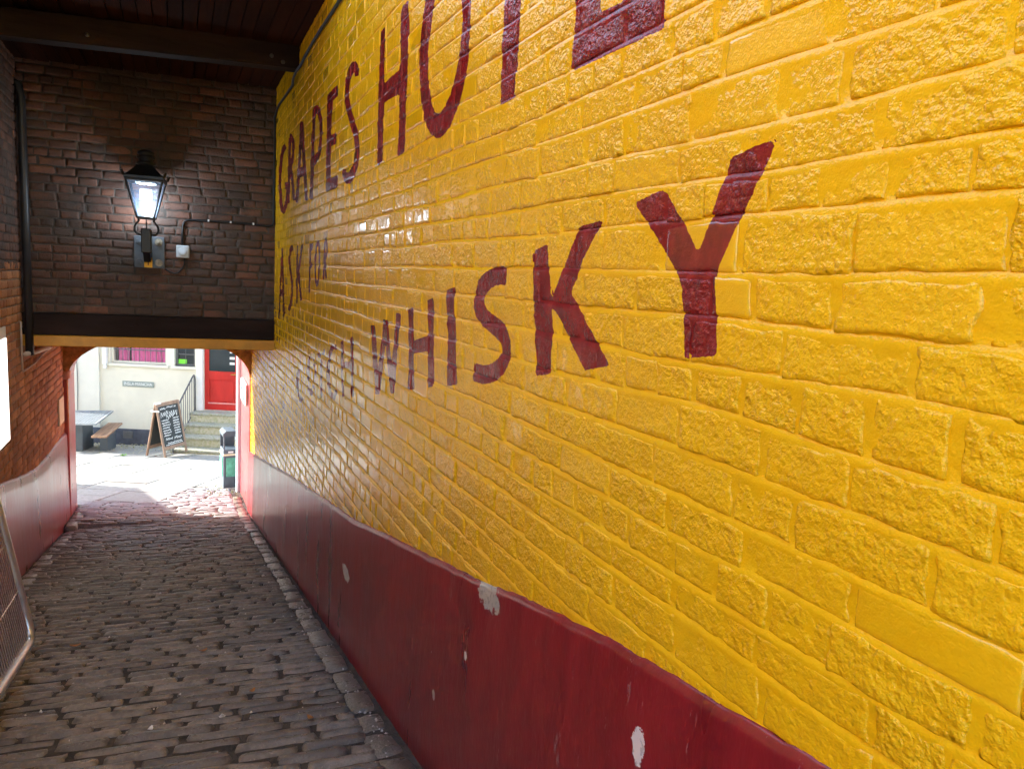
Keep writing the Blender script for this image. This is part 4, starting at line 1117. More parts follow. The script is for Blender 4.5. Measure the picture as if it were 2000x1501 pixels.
# front and back spandrel as quad strips, intrados between
for x in xs: v += [(x, AY0, arch_z(x)), (x, AY0, -.42), (x, AY1, arch_z(x)), (x, AY1, -.42)]
for k in range(28):
    a, b = k * 4, k * 4 + 4
    f += [(a, b, b + 1, a + 1), (a + 2, a + 3, b + 3, b + 2)]
sb.add(v, f)
sb.box((LX - .3, AY0 + .001, SPZ), (AX0, AY1, -.42)); sb.box((AX1, AY0 + .001, SPZ), (WX + .3, AY1, -.42))
sb.build('spandrel', M_SPAN, ar)
it = MB(); v = []; f = []
for x in xs: v += [(x, AY0 + .002, arch_z(x)), (x, AY1, arch_z(x))]
for k in range(28): f.append((2 * k, 2 * k + 1, 2 * k + 3, 2 * k + 2))
it.add(v, f); it.build('intrados', M_PINK, ar, smooth=True)
# reveals: thin painted pier faces
for (x0, x1) in ((LX - .35, AX0), (AX1, WX + .35)):
    j = MB(); j.box((x0, AY0, -4.6), (x1, AY1 if x1 < 0 else 12.6, SPZ - .002), bev=.012)
    if x1 > 0: j.box((AX1, AY1, SPZ), (x1, 12.6, 1.5))
    j.build('reveal', M_PINK, ar)
imp = MB(); imp.box((LX - .1, AY0 - .03, SPZ - .02), (AX0 + .022, AY0 + .16, SPZ + .10), bev=.02); imp.build('impost', simple('salmon_impost', (.50, .26, .20), .7), ar)
ow = MB(); ow.box((-9, AY0 + .4, -4.6), (LX - .352, AY1 - .01, 3.3)); ow.box((WX + .352, AY0 + .4, -4.6), (6.5, AY1 - .01, 3.3)); ow.box((LX - .352, AY1 - .05, -.41), (WX + .352, AY1 - .012, 3.3))
o = ow.build('rear_elevation', simple('cream_render_rear', (.62, .58, .50), .9, var=.1), ar)

# wing of the neighbouring house whose roof throws the shadow on the paving
wg = thing('neighbouring_wing', 'flat roofed cream wing left of the courtyard, hidden behind the arch pier', 'building', (-5.5, 14.5, court_z(-5.5, 14.5)))
sh = 2.5 / math.tan(SUN_EL)
off = Vector((.86, -.51)) / math.hypot(.86, .51) * sh
P1 = (-.857 - off.x, 13.29 - off.y); P2 = (.24 - off.x, 10.55 - off.y)
pl_ = [P1, P2, (-5.2, 12.6), (-9, 12.6), (-9, 16.3)]
b = MB(); b.prism(pl_, 'z', -4.6, court_z(-.5, 12) + 2.5); b.build('wall', simple('cream_render_wing', (.66, .62, .52), .9), wg)
# ================================================================== COURTYARD HOUSE
GF = court_uv(-7.5, FV)                       # ground at the facade
hx, hy = uv2xy(-7.5, FV)
cb = thing('cream_house', 'cream rendered house with pink curtained window and red door across the courtyard', 'house', (hx, hy, GF), (0, 0, -A22))
cb['_local'] = 1
def U(u): return u + 7.5                      # facade u -> local x
def Zl(z): return z - GF
M_CREAM = simple('cream_render', (.70, .69, .59), .9, var=.06, scale=2.0, bump=.003, bscale=40)
M_PALE = simple('pale_white_render', (.68, .68, .62), .9, var=.05, scale=2.0, bump=.003, bscale=40)
M_PLINTH = simple('slate_blue_plinth', (.075, .085, .115), .8, var=.3, scale=6)
M_WHITE = simple('white_gloss_paint', (.78, .80, .80), .4, var=.04)
M_RED = simple('red_door_paint', (.50, .020, .016), .35, var=.2, scale=3, stretch=(1, 1, .3))
M_GLASSD = simple('dark_window_glass', (.035, .045, .05), .08, var=.3, scale=1.2, spec=.7)
M_GREYMET = simple('grey_painted_metal', (.13, .135, .14), .45, var=.15)
M_PINKC = simple('pink_curtain_fabric', (.78, .16, .42), .8, var=.12, scale=12, stretch=(1, 1, .2))
HT = 6.2
W1 = (-8.852, -7.544, -2.38, -.95); W2 = (-7.352, -6.87, -2.385, -.95); DR = (-6.66, -5.825, -3.415, -1.30)
def wall_with_holes(mb, u0, u1, z0, z1, holes, y0, y1):
    us = sorted({u0, u1} | {h[0] for h in holes} | {h[1] for h in holes}); zs = sorted({z0, z1} | {h[2] for h in holes} | {h[3] for h in holes})
    for a, b in zip(us[:-1], us[1:]):
        for c, d in zip(zs[:-1], zs[1:]):
            if any(h[0] <= a and b <= h[1] and h[2] <= c and d <= h[3] for h in holes): continue
            v = [(U(a), y0, Zl(c)), (U(b), y0, Zl(c)), (U(b), y0, Zl(d)), (U(a), y0, Zl(d))]
            mb.add(v, [(0, 1, 2, 3)])
    for h in holes:
        a, b, c, d = h
        for p, q in (((a, c), (a, d)), ((b, c), (b, d)), ((a, c), (b, c)), ((a, d), (b, d))):
            mb.add([(U(p[0]), y0, Zl(p[1])), (U(q[0]), y0, Zl(q[1])), (U(q[0]), y1, Zl(q[1])), (U(p[0]), y1, Zl(p[1]))], [(0, 1, 2, 3)])
m = MB()
up = [(a, a + 1.1, .6, 1.9) for a in (-8.6, -6.7, -4.8)]
wall_with_holes(m, -9.1, -2.5, -4.9, GF + HT, [W1, W2, DR] + up, 0, .22)
m.add([(U(-9.1), .6, Zl(-4.9)), (U(-2.5), .6, Zl(-4.9)), (U(-2.5), .6, Zl(GF + HT)), (U(-9.1), .6, Zl(GF + HT))], [(0, 1, 2, 3)])
m.build('wall', M_CREAM, cb)
m = MB(); m.box((U(-14), -.06, Zl(-4.9)), (U(-9.1), .6, Zl(GF + HT))); m.build('side_wall', M_PALE, cb)
m = MB(); m.box((U(-14.2), -.35, HT), (U(-2.3), 4.5, HT + .18)); m.add([(U(-14.2), -.4, HT + .19), (U(-2.3), -.4, HT + .19), (U(-2.3), 3.5, HT + .6), (U(-14.2), 3.5, HT + .6)], [(0, 1, 2, 3)]); m.build('roof', simple('slate_roof', (.10, .10, .11), .7), cb)
m = MB(); m.box((U(-9.098), -.022, -.6), (U(-6.95), .05, Zl(-3.966)), bev=.006); m.box((U(-14), -.082, -.6), (U(-9.1), .05, Zl(-3.95)), bev=.006); pln = m.build('plinth', M_PLINTH, cb)
m = MB(); x0, x1, z0, z1 = U(-8.57), U(-8.34), Zl(-4.19), Zl(-4.02)
m.box((x0, -.034, z0), (x1, -.018, z1))
for k in range(4): m.box((x0 + .015, -.042, z0 + .02 + k * .036), (x1 - .015, -.030, z0 + .038 + k * .036))
m.build('air_brick', M_GREYMET, pln)
# windows
def window(spec, cols, zbar, curtain):
    a, b, c, d = spec
    wn = MB()
    for p in (a, b): wn.box((U(p) - (.05 if p == b else 0), .07, Zl(c)), (U(p) + (.05 if p == a else 0), .15, Zl(d)))
    wn.box((U(a) + .05, .072, Zl(d) - .06), (U(b) - .05, .148, Zl(d))); wn.box((U(a) + .05, .072, Zl(c)), (U(b) - .05, .148, Zl(c) + .05))
    wn = wn.build('window', M_CREAM if curtain else M_GREYMET, cb)
    g = MB(); g.box((U(a) + .04, .118, Zl(c) + .04), (U(b) - .04, .126, Zl(d) - .04)); 
    k = NT('thin_window_glass')
    tr = k.n('ShaderNodeBsdfTransparent'); gl = k.n('ShaderNodeBsdfGlossy', i_Roughness=.05); mx = k.n('ShaderNodeMixShader', i_Fac=.07)
    k.l(tr.outputs[0], mx.inputs[1]); k.l(gl.outputs[0], mx.inputs[2]); k.l(mx.outputs[0], k.t.nodes['Material Output'].inputs['Surface'])
    if curtain: g.build('pane', k.m, wn)
    else: g.build('pane', M_GLASSD, wn)
    bars = [U(a) + (U(b) - U(a)) * t for t in cols]
    for xq in bars:
        q = MB(); q.box((xq - .005, .06, Zl(c) + .05), (xq + .005, .07, Zl(d) - .06)); q.build('glazing_bar', M_GREYMET, wn)
    for zq in zbar:
        q = MB(); q.box((U(a) + .05, .063, Zl(zq) - .012), (U(b) - .05, .092, Zl(zq) + .012)); q.build('glazing_bar', M_GREYMET, wn)
    sl = MB(); sl.box((U(a) - .06, -.05, Zl(c) - .07), (U(b) + .06, .11, Zl(c)), bev=.008); sl.build('sill', M_CREAM, wn)
    return wn
w1 = window(W1, [.1, .2, .3, .4, .5, .6, .7, .8, .9], [-2.05], True)
# curtain: hanging folds, two gaps at the left
v = []; f = []
n = 150
for k in range(n + 1):
    t = k / n; x = U(W1[0]) + .06 + (U(W1[1]) - U(W1[0]) - .12) * t
    yq = .165 + .025 * math.sin(t * 70) + .012 * math.sin(t * 23)
    v += [(x, yq, Zl(W1[2]) + .03), (x, yq, Zl(W1[3]))]
for k in range(n):
    t = k / n
    if t < .05 or .11 < t < .14 or .20 < t < .225 or .265 < t < .29: continue
    f.append((2 * k, 2 * k + 2, 2 * k + 3, 2 * k + 1))
q = MB(); q.add(v, f); q.build('curtain', M_PINKC, w1, smooth=True)
q = MB(); q.box((U(W1[0]), .3, Zl(W1[2])), (U(W1[1]), .32, Zl(W1[3]))); q.build('room', simple('dark_room', (.04, .045, .045), .9), w1)
w2 = window(W2, [.5], [-2.10, -1.75], False)
q = MB(); q.box((U(-7.30), .100, Zl(-2.345)), (U(-7.10), .106, Zl(-2.225)), bev=.002); q.build('card', simple('green_card', (.22, .80, .06), .6, var=.05), w2)
for k, (a, b, c, d) in enumerate(up):
    g = MB(); g.box((U(a), .10, Zl(c)), (U(b), .12, Zl(d))); g.build('upper_window', M_GLASSD, cb)
# white conduit left of the window and the pale post
q = MB(); q.box((U(-9.0), -.10, Zl(-2.42)), (U(-8.905), -.005, Zl(-.6)), bev=.012); q.box((U(-8.99), -.085, Zl(-2.52)), (U(-8.915), -.01, Zl(-2.422)), bev=.01); q.build('downpipe', M_WHITE, cb)
q = MB(); q.tube([(U(-9.6), -.075, Zl(-1.2)), (U(-9.6), -.075, Zl(-2.4)), (U(-9.59), -.078, Zl(-3.0)), (U(-9.62), -.075, Zl(-3.95))], .009, 6); q.build('wall_cable', M_GREYMET, cb)
# door
fr = MB(); fr.box((U(-6.815), -.07, Zl(-3.42)), (U(-6.672), .12, Zl(-.9)), bev=.006); fr.box((U(-5.815), -.07, Zl(-3.42)), (U(-5.68), .12, Zl(-.9)), bev=.006); fr.build('door_frame', M_WHITE, cb)
dr = MB(); a, b, c, d = DR
st = .105
dr.box((U(a) + .005, .04, Zl(c) + .01), (U(a) + st, .085, Zl(d))); dr.box((U(b) - st, .04, Zl(c) + .01), (U(b) - .005, .085, Zl(d)))
dr.box((U(a) + st, .0405, Zl(c) + .01), (U(b) - st, .084, Zl(c) + .17)); dr.box((U(a) + st, .0405, Zl(-2.66)), (U(b) - st, .084, Zl(-2.47))); dr.box((U(a) + st, .0405, Zl(d) - .12), (U(b) - st, .084, Zl(d)))
dr = dr.build('door', M_RED, cb)
q = MB(); q.box((U(a) + st, .060, Zl(c) + .17), (U(b) - st, .075, Zl(-2.66))); q.box((U(a) + st + .04, .050, Zl(c) + .21), (U(b) - st - .04, .062, Zl(-2.70)), bev=.008); q.build('panel', M_RED, dr)
q = MB(); q.box((U(a) + st, .062, Zl(-2.47)), (U(b) - st, .068, Zl(d) - .12)); q.build('glass', M_GLASSD, dr)
q = MB(); q.box((U(a) + st - .02, .02, Zl(c) + .155), (U(b) - st + .02, .045, Zl(c) + .185), bev=.006); q.build('weather_bar', simple('painted_ledge_highlight', (.75, .35, .32), .4), dr)  # ledge coloured pale to paint in its highlight
q = MB(); q.box((U(b) - .085, .025, Zl(-2.66)), (U(b) - .035, .045, Zl(-2.43)), bev=.005); q.bar((U(b) - .06, .02, Zl(-2.52)), (U(b) - .06, -.02, Zl(-2.52)), .02, .02); q.bar((U(b) - .05, -.02, Zl(-2.52)), (U(b) - .19, -.02, Zl(-2.525)), .02, .022)
q.build('handle', simple('polished_brass', (.85, .55, .18), .25, 1.0, var=.05), dr)
for k, zz_ in enumerate((-2.02, -2.17, -2.30)):
    q = MB(); q.box((U(b) - st - .14, .055, Zl(zz_)), (U(b) - st - .02, .061, Zl(zz_) + .06), M=None); q.build('sticker', M_WHITE, dr)

# name plate
npz = -2.867
np_ = MB(); np_.box((-.37, -.014, -.068), (.37, .0, .068), bev=.004)
px, py = uv2xy(-8.205, FV - .003)
plate = np_.build('name_plate', simple('grey_green_enamel', (.26, .31, .29), .4, var=.08))
plate.location = (px, py, npz); plate.rotation_euler = (0, 0, -A22)
tag(plate, 'long grey name plate with white capitals on the cream wall below the window', 'sign')
def text_mesh(body, size, mat, name, extrude=.002, width=None, shear=0.0):
    c = bpy.data.curves.new(name, 'FONT'); c.body = body; c.size = size; c.extrude = extrude; c.align_x = 'CENTER'; c.align_y = 'CENTER'; c.shear = shear
    t = bpy.data.objects.new(name, c); COL.objects.link(t)
    dg = bpy.context.evaluated_depsgraph_get(); dg.update()
    me = bpy.data.meshes.new_from_object(t.evaluated_get(dg))
    bpy.data.objects.remove(t)
    me.materials.clear(); me.materials.append(mat)
    if width:
        xs_ = [v.co.x for v in me.vertices]; s = width / (max(xs_) - min(xs_)); cx = (max(xs_) + min(xs_)) / 2
        for v in me.vertices: v.co.x = (v.co.x - cx) * s
    return bpy.data.objects.new(name, me)
M_CHALK = simple('white_chalk_lettering', (.82, .86, .86), .8, var=.05)
t = text_mesh('INSLA·MANCHA', .105, M_CHALK, 'lettering', .002, .66)
link(t, plate); t.rotation_euler = (math.pi / 2, 0, 0); t.location = (0, -.016, 0)

# ---- stone steps
stp = thing('stone_steps', 'mossy stone steps up to the red door', 'steps', uv2xy(-6.1, FV - .6) + (GF,), (0, 0, -A22)); stp['_local'] = 1
M_STEP = stone_mat('pale_step_stone', (.45, .43, .33), (.60, .57, .45), (.30, .31, .16), .85)
M_TREAD = stone_mat('worn_tread_stone', (.36, .37, .33), (.50, .50, .45), (.24, .26, .13), .8)
hstep = (-3.42 - (GF + .03)) / 4
dps = [.38, .70, 1.02, 1.34]
for k in range(4):
    zt = -3.42 - hstep * k
    pz = zt - GF
    w0, w1_ = -6.84 - .02 * k + 6.1, -4.9 + 6.1
    q = MB(); q.box((w0, .6 - dps[k], -.4), (w1_, .6 - (dps[k - 1] if k else 0) + (.02 if k else 0), pz - .055))
    s = q.build('step', M_STEP, stp)
    q = MB(); q.box((w0 - .012, .6 - dps[k] - .03, pz - .053), (w1_, .6 - (dps[k - 1] if k else 0) + .0, pz), bev=.010); q.build('tread', M_TREAD, s)
# ---- handrail
hr = thing('handrail', 'grey iron handrail with upright bars beside the stone steps', 'railing', uv2xy(-6.80, FV - .3) + (-3.42,), (0, 0, -A22)); hr['_local'] = 1
# local: x along e1, y along e2 (0 = FV-.3), z from the landing
def rail_z(y): return np.interp(y, [-1.12, -1.0, 0.0, .1, .2], [.02, .15, .80, .86, .86])
top_pts = [(-.03, y, float(rail_z(y))) for y in (-.98, -.85, -.6, -.35, -.12, 0.0, .06, .12)]
q = MB(); q.tube([(-.03, -1.08, -.28), (-.03, -1.09, .02), (-.03, -1.05, .11)] + top_pts + [(-.03, .17, .83), (-.03, .20, .74), (-.03, .20, -.02)], .020, 8); q.build('rail', M_GREYMET, hr, smooth=True)
q = MB(); q.tube([(-.03, -1.08, -.74), (-.03, -.95, -.70), (-.03, -.05, -.10), (-.03, .2, .02)], .014, 6); q.build('bottom_rail', M_GREYMET, hr, smooth=True)
for k in range(10):
    y = -1.0 + k * .125
    q = MB(); q.tube([(-.03, y, float(np.interp(y, [-.95, -.05, .2], [-.70, -.10, .02]))), (-.03, y, float(rail_z(y)) - .01)], .009, 6); q.build('baluster', M_GREYMET, hr)
q = MB(); q.tube([(-.03, -1.08, -1.0), (-.03, -1.08, -.2)], .016, 6); q.build('foot_post', M_GREYMET, hr)

# ---- chalkboard
F1, F2, F3 = Vector((-.74, 17.15)), Vector((-.27, 17.12)), Vector((.18, 17.72))
wdir = (F3 - F2).normalized(); ndir = Vector((wdir.y, -wdir.x))   # face normal, towards the camera side right
spread = .46
abz = court_z(-.3, 17.2)
ab = thing('chalkboard_sign', 'wooden framed A board with white chalk writing standing in the courtyard', 'sign', (F2.x - .2, F2.y + .1, abz), (0, 0, math.atan2(wdir.y, wdir.x))); ab['_local'] = 1
M_OAK = simple('weathered_wood_frame', (.30, .20, .14), .7, var=.25, scale=10, stretch=(1, 1, .2))
M_SLATE = simple('black_chalkboard', (.030, .038, .042), .6, var=.2)
BW, BH = .75, 1.17
def leaf(sgn, name_mat):
    # leaf frame: local x along board, tilted so the tops meet
    y0 = -sgn * spread / 2 - (.0); 
    tilt = sgn * math.atan2(spread / 2, BH)
    return Matrix.Translation((.35, y0, 0)) @ Matrix.Rotation(-tilt, 4, 'X')
for sgn in (1, -1):
    Mx = leaf(sgn, None)
    fr = MB()
    dz = court_z(F2.x, F2.y) - abz
    for x0 in (-BW / 2, BW / 2 - .055): fr.box((x0, -.014, 0), (x0 + .055, .014, BH), M=Mx, bev=.003)
    fr.box((-BW / 2 + .055, -.0135, BH - .07), (BW / 2 - .055, .0135, BH), M=Mx); fr.box((-BW / 2 + .055, -.0135, .16), (BW / 2 - .055, .0135, .23), M=Mx)
    fr = fr.build('frame', M_OAK, ab)
    q = MB(); q.box((-BW / 2 + .055, -.006, .23), (BW / 2 - .055, .006, BH - .07), M=Mx); bd = q.build('board', M_SLATE, fr)
    if sgn == 1:
        ck = MB(); r2 = random.Random(4)
        def scrib(x0, x1, z, h, amp, n):
            pts = []
            for k in range(n + 1):
                t = k / n
                pts.append((x0 + (x1 - x0) * t + r2.uniform(-.008, .008), z + (h / 2 if k % 2 else -h / 2) * r2.uniform(.4, 1.0) + amp * t))
            for (a0, b0), (a1, b1) in zip(pts[:-1], pts[1:]):
                p, q_ = Vector((a0, -.0075, b0)), Vector((a1, -.0075, b1))
                d = (q_ - p).normalized() * .0055; nx = Vector((-d.z, 0, d.x))
                ck.add([Mx @ (p + nx), Mx @ (q_ + nx), Mx @ (q_ - nx), Mx @ (p - nx)], [(0, 1, 2, 3)])
        scrib(-.26, -.10, 1.04, .05, 0, 9); scrib(-.05, .14, 1.055, .05, 0, 9); scrib(.18, .24, 1.05, .06, 0, 3)
        scrib(-.27, -.02, .91, .15, .03, 9); scrib(.0, .26, .92, .13, -.02, 9); scrib(-.1, .12, .86, .12, 0, 7)
        for k in range(7): scrib(-.27, -.06 + .02 * (k % 3), .79 - .055 * k, .036, 0, 11)
        for k in range(7): scrib(.08, .27, .80 - .055 * k, .036, 0, 11)
        scrib(-.24, -.02, .375, .07, 0, 9); scrib(.03, .27, .375, .07, 0, 10)
        scrib(-.2, .26, .29, .03, 0, 19); scrib(-.26, .28, .255, .022, 0, 21)
        tag(ck.build('chalk_writing', M_CHALK, bd), kind='stuff')
q = MB(); q.box((.35 - BW / 2 - .006, -.10, .98), (.35 - BW / 2 + .012, .10, 1.01)); q.build('brace', M_WHITE, ab)
q = MB(); q.box((.35 - BW / 2, -.03, BH - .035), (.35 - BW / 2 + .16, .03, BH - .008)); q.build('hinge', M_WHITE, ab)

# ---- picnic table
pcx, pcy = -1.99, 18.72
pt = thing('picnic_table', 'grey table with mesh top and plank benches on slab legs left of the chalkboard', 'table', (pcx, pcy, court_z(pcx, pcy)), (0, 0, math.radians(-8))); pt['_local'] = 1
M_SLATEMET = simple('slate_grey_coated_steel', (.10, .125, .15), .5, var=.1)
M_MESH = simple('grey_mesh_steel', (.30, .34, .37), .5, var=.1)
q = MB()
for x0 in (-.06,): q.box((x0, -.45, -.2), (x0 + .17, .45, .68), bev=.006)
q.build('leg', M_SLATEMET, pt)
tp = MB()
for y0 in (-.8, .77): tp.box((-.40, y0, .69), (.43, y0 + .03, .725))
for x0 in (-.43, .43): tp.box((x0, -.8, .689), (x0 + .03, .8, .7255))
tp = tp.build('table_top', M_MESH, pt)
for k in range(26):
    a = -.8 + k * .062
    q = MB(); q.bar((-.41, a, .712), (.44, a + .02, .712), .022, .006); q.build('mesh_strand', M_MESH, tp)
for k in range(14):
    a = -.40 + k * .0635
    q = MB(); q.bar((a, -.79, .717), (a, .79, .717), .02, .006); q.build('mesh_strand', M_MESH, tp)
M_PLANK = simple('bench_planks', (.40, .25, .16), .7, var=.3, scale=9, stretch=(1, .15, 1))
for s in (-1, 1):
    xc = .02 + s * .48
    bn = MB(); bn.box((xc - .07, -.38, -.2), (xc + .09, .38, .40), bev=.006); bn = bn.build('bench_leg', M_SLATEMET, pt)
    for k in range(3):
        q = MB(); q.box((xc - .15 + k * .105, -.75, .402), (xc - .15 + k * .105 + .098, .75, .445), bev=.004); q.build('plank', M_PLANK, bn)

# ---- litter bin
bx, by = .76, 13.2
lbn = thing('litter_bin', 'slate blue litter bin with green sticker beside the sunlit pink wall', 'bin', (bx, by, court_z(bx, by) - .03), (0, 0, math.radians(6))); lbn['_local'] = 1; lbn.scale = (.82, 1, 1)
M_BIN = simple('slate_blue_bin_plastic', (.075, .105, .135), .45, var=.12)
M_CREAMP = simple('cream_band', (.75, .68, .48), .5)
q = MB(); q.box((-.14, -.17, .03), (.14, .19, .70), bev=.012); q.build('body', M_BIN, lbn)
for (x0, y0) in ((-.14, -.17), (.115, -.17), (-.14, .165), (.115, .165)):
    q = MB(); q.box((x0, y0, .70), (x0 + .025, y0 + .025, .93)); q.build('hood_post', M_BIN, lbn)
q = MB(); q.box((-.114, .170, .70), (.114, .180, .93)); q.build('hood_back', M_BIN, lbn)
q = MB(); q.prism([(-.15, .93), (.15, .93), (.15, .975), (.09, 1.02), (-.09, 1.02), (-.15, .975)], 'y', -.18, .20); q.build('hood', M_BIN, lbn)
q = MB(); q.box((-.148, -.178, .60), (.148, .198, .63)); q.build('band', M_CREAMP, lbn)
q = MB(); q.box((-.146, -.176, .0), (.146, .196, .035)); q.build('foot_band', M_CREAMP, lbn)
q = MB(); q.box((-.155, -.11, .24), (-.141, .13, .56)); q.box((-.09, -.185, .24), (.09, -.171, .56)); q.build('sticker', simple('green_recycling_sticker', (.10, .42, .30), .5, var=.5, scale=5), lbn)
q = MB(); q.box((-.05, -.176, .645), (.05, -.1705, .675)); q.build('label', M_WHITE, lbn)

# ---- small sign and pale downpipe on the outer pink pier
sg = thing('projecting_sign', 'small white sign with green marks hung on the pink pier by the arch', 'sign', (AX1 - .02, 11.55, -1.86)); 
q = MB(); q.prism([(11.22, -1.96), (12.08, -1.99), (12.12, -1.95), (12.12, -1.70), (12.06, -1.66), (11.24, -1.66), (11.20, -1.70), (11.20, -1.93)], 'x', AX1 - .04, AX1 - .012); q.build('board', M_WHITE, sg)
gm = simple('green_sign_paint', (.05, .38, .28), .5)
q = MB()
for p, r_ in (((11.38, -1.74), (11.38, -1.90)), ((11.38, -1.90), (11.55, -1.91)), ((11.66, -1.76), (11.86, -1.76)), ((11.86, -1.76), (11.66, -1.91)), ((11.66, -1.91), (11.88, -1.92))):
    q.bar((AX1 - .043, p[0], p[1]), (AX1 - .043, r_[0], r_[1]), .004, .028, up=(1, 0, 0))
q.build('mark', gm, sg)
dp = MB(); dp.tube([(WX - .04, 12.66, -4.4), (WX - .04, 12.66, -.2)], .045, 12); dp = dp.build('downpipe', simple('pale_blue_pipe', (.55, .66, .74), .5, var=.08)); tag(dp, 'pale blue downpipe at the outer corner of the pink pier', 'pipe')
# ================================================================== LANTERN ON THE LAMP WALL
def LWp(u, d, z): return MLW @ Vector((u, -d, z))      # u along the wall, d out from it
LU = -1.19
lan = thing('wall_lantern', 'black tapered street lantern, lit, on a bracket on the dark brick wall', 'lantern', LWp(LU, 0, -.04), (0, 0, -SKEW)); lan['_local'] = 1
# local: x right, y into the wall (wall face y=0), z from the plate foot (world -.04)
M_IRON = simple('black_iron', (.010, .010, .012), .38, var=.3, spec=.5)
M_PLATE = simple('grey_slate_plate', (.10, .115, .135), .55, var=.35, scale=8)
def z_(z): return z + .04
q = MB(); q.box((-.137, -.022, z_(-.042)), (.137, -.001, z_(.268)), bev=.004); bp = q.build('back_plate', M_PLATE, lan)
for sx in (-1, 1):
    for zz_ in (.012, .215):
        q = MB(); q.lathe([(.036, 0), (.034, .008), (.012, .010), (.012, .024), (.0, .026)], (0, 0, 0), 14)
        q.v = [(sx * .085 + a, -.022 - c, z_(zz_) + b) for a, b, c in q.v]
        q.build('bolt', simple('rust_stained_washer', (.30, .26, .20), .7, var=.5, scale=25) if sx == 1 and zz_ == .012 else bpy.data.materials['rust_stained_washer'] if 'rust_stained_washer' in bpy.data.materials else M_PLATE, bp)
OUT = -.25
q = MB(); q.bar((0, -.02, z_(.02)), (0, OUT * .72, z_(.10)), .055, .10); q.bar((0, OUT * .62, z_(.05)), (0, OUT, z_(.14)), .06, .10)
q.box((-.045, OUT - .045, z_(.10)), (.045, OUT + .045, z_(.33)), bev=.008)
q.build('bracket', M_IRON, lan)
q = MB()
for sx in (-1, 1):
    pts = [(sx * .068, OUT, z_(.425)), (sx * .066, OUT, z_(.40)), (sx * .09, OUT, z_(.372)), (sx * .104, OUT, z_(.34)), (sx * .103, OUT, z_(.305)), (sx * .082, OUT, z_(.278)), (sx * .045, OUT, z_(.268))]
    q.tube(pts, .010, 8)
q.tube([(0, OUT, z_(.32)), (0, OUT, z_(.43))], .006, 6)
q.build('scroll', M_IRON, lan, smooth=True)
# body: frustum, wider at the top
zb, zt2, hb, ht = .43, .77, .073, .155
def corner(sx, sy, z):
    t = (z - zb) / (zt2 - zb); h = hb + (ht - hb) * t
    return Vector((sx * h, OUT + sy * h, z_(z)))
q = MB()
for sx in (-1, 1):
    for sy in (-1, 1): q.bar(corner(sx, sy, zb), corner(sx, sy, zt2), .014, .014)
for z in (zb, zt2):
    for (a, b) in (((-1, -1), (1, -1)), ((1, -1), (1, 1)), ((1, 1), (-1, 1)), ((-1, 1), (-1, -1))): q.bar(corner(*a, z), corner(*b, z), .016, .018)
q.box((-hb, OUT - hb, z_(zb) - .012), (hb, OUT + hb, z_(zb) - .004))
q.build('frame', M_IRON, lan)
k = NT('hazy_lantern_glass')
tr = k.n('ShaderNodeBsdfTransparent'); tl = k.n('ShaderNodeBsdfTranslucent'); gl = k.n('ShaderNodeBsdfGlossy', i_Roughness=.2)
tl.inputs['Color'].default_value = (.30, .48, .78, 1); tr.inputs['Color'].default_value = (.95, .98, 1, 1)
m1 = k.n('ShaderNodeMixShader', i_Fac=.06); k.l(tr.outputs[0], m1.inputs[1]); k.l(tl.outputs[0], m1.inputs[2])
m2 = k.n('ShaderNodeMixShader', i_Fac=.06); k.l(m1.outputs[0], m2.inputs[1]); k.l(gl.outputs[0], m2.inputs[2])
k.l(m2.outputs[0], k.t.nodes['Material Output'].inputs['Surface'])
for (a, b) in (((-1, -1), (1, -1)), ((1, -1), (1, 1)), ((1, 1), (-1, 1)), ((-1, 1), (-1, -1))):
    q = MB(); q.add([corner(*a, zb + .006), corner(*b, zb + .006), corner(*b, zt2 - .006), corner(*a, zt2 - .006)], [(0, 1, 2, 3)])
    q.build('pane', k.m, lan)
# roof, ears, vent
q = MB()
def sq(h, z): return [(-h, OUT - h, z_(z)), (h, OUT - h, z_(z)), (h, OUT + h, z_(z)), (-h, OUT + h, z_(z))]
lv = [sq(.165, .772), sq(.172, .785), sq(.170, .808), sq(.150, .825), sq(.105, .872), sq(.078, .900), sq(.070, .915)]
v = [p for s in lv for p in s]; f = [(0, 3, 2, 1)] + [(i * 4 + j, i * 4 + (j + 1) % 4, i * 4 + 4 + (j + 1) % 4, i * 4 + 4 + j) for i in range(6) for j in range(4)] + [(24, 25, 26, 27)]
q.add(v, f); rf = q.build('roof', M_IRON, lan)
for sx in (-1, 1):
    for sy in (-1, 1):
        q = MB(); q.bar((sx * .170, OUT + sy * .170, z_(.80)), (sx * .186, OUT + sy * .186, z_(.85)), .022, .012); q.build('ear', M_IRON, rf)
q = MB(); q.lathe([(.062, .905), (.066, .925), (.086, .930), (.086, .945), (.062, .952), (.064, .980), (.080, .985), (.080, 1.0), (.062, 1.006), (.064, 1.022), (.075, 1.026), (.068, 1.045), (.045, 1.064), (.02, 1.07), (.0, 1.071)], (0, OUT, .04), 20)
q.build('vent', M_IRON, lan, smooth=True)
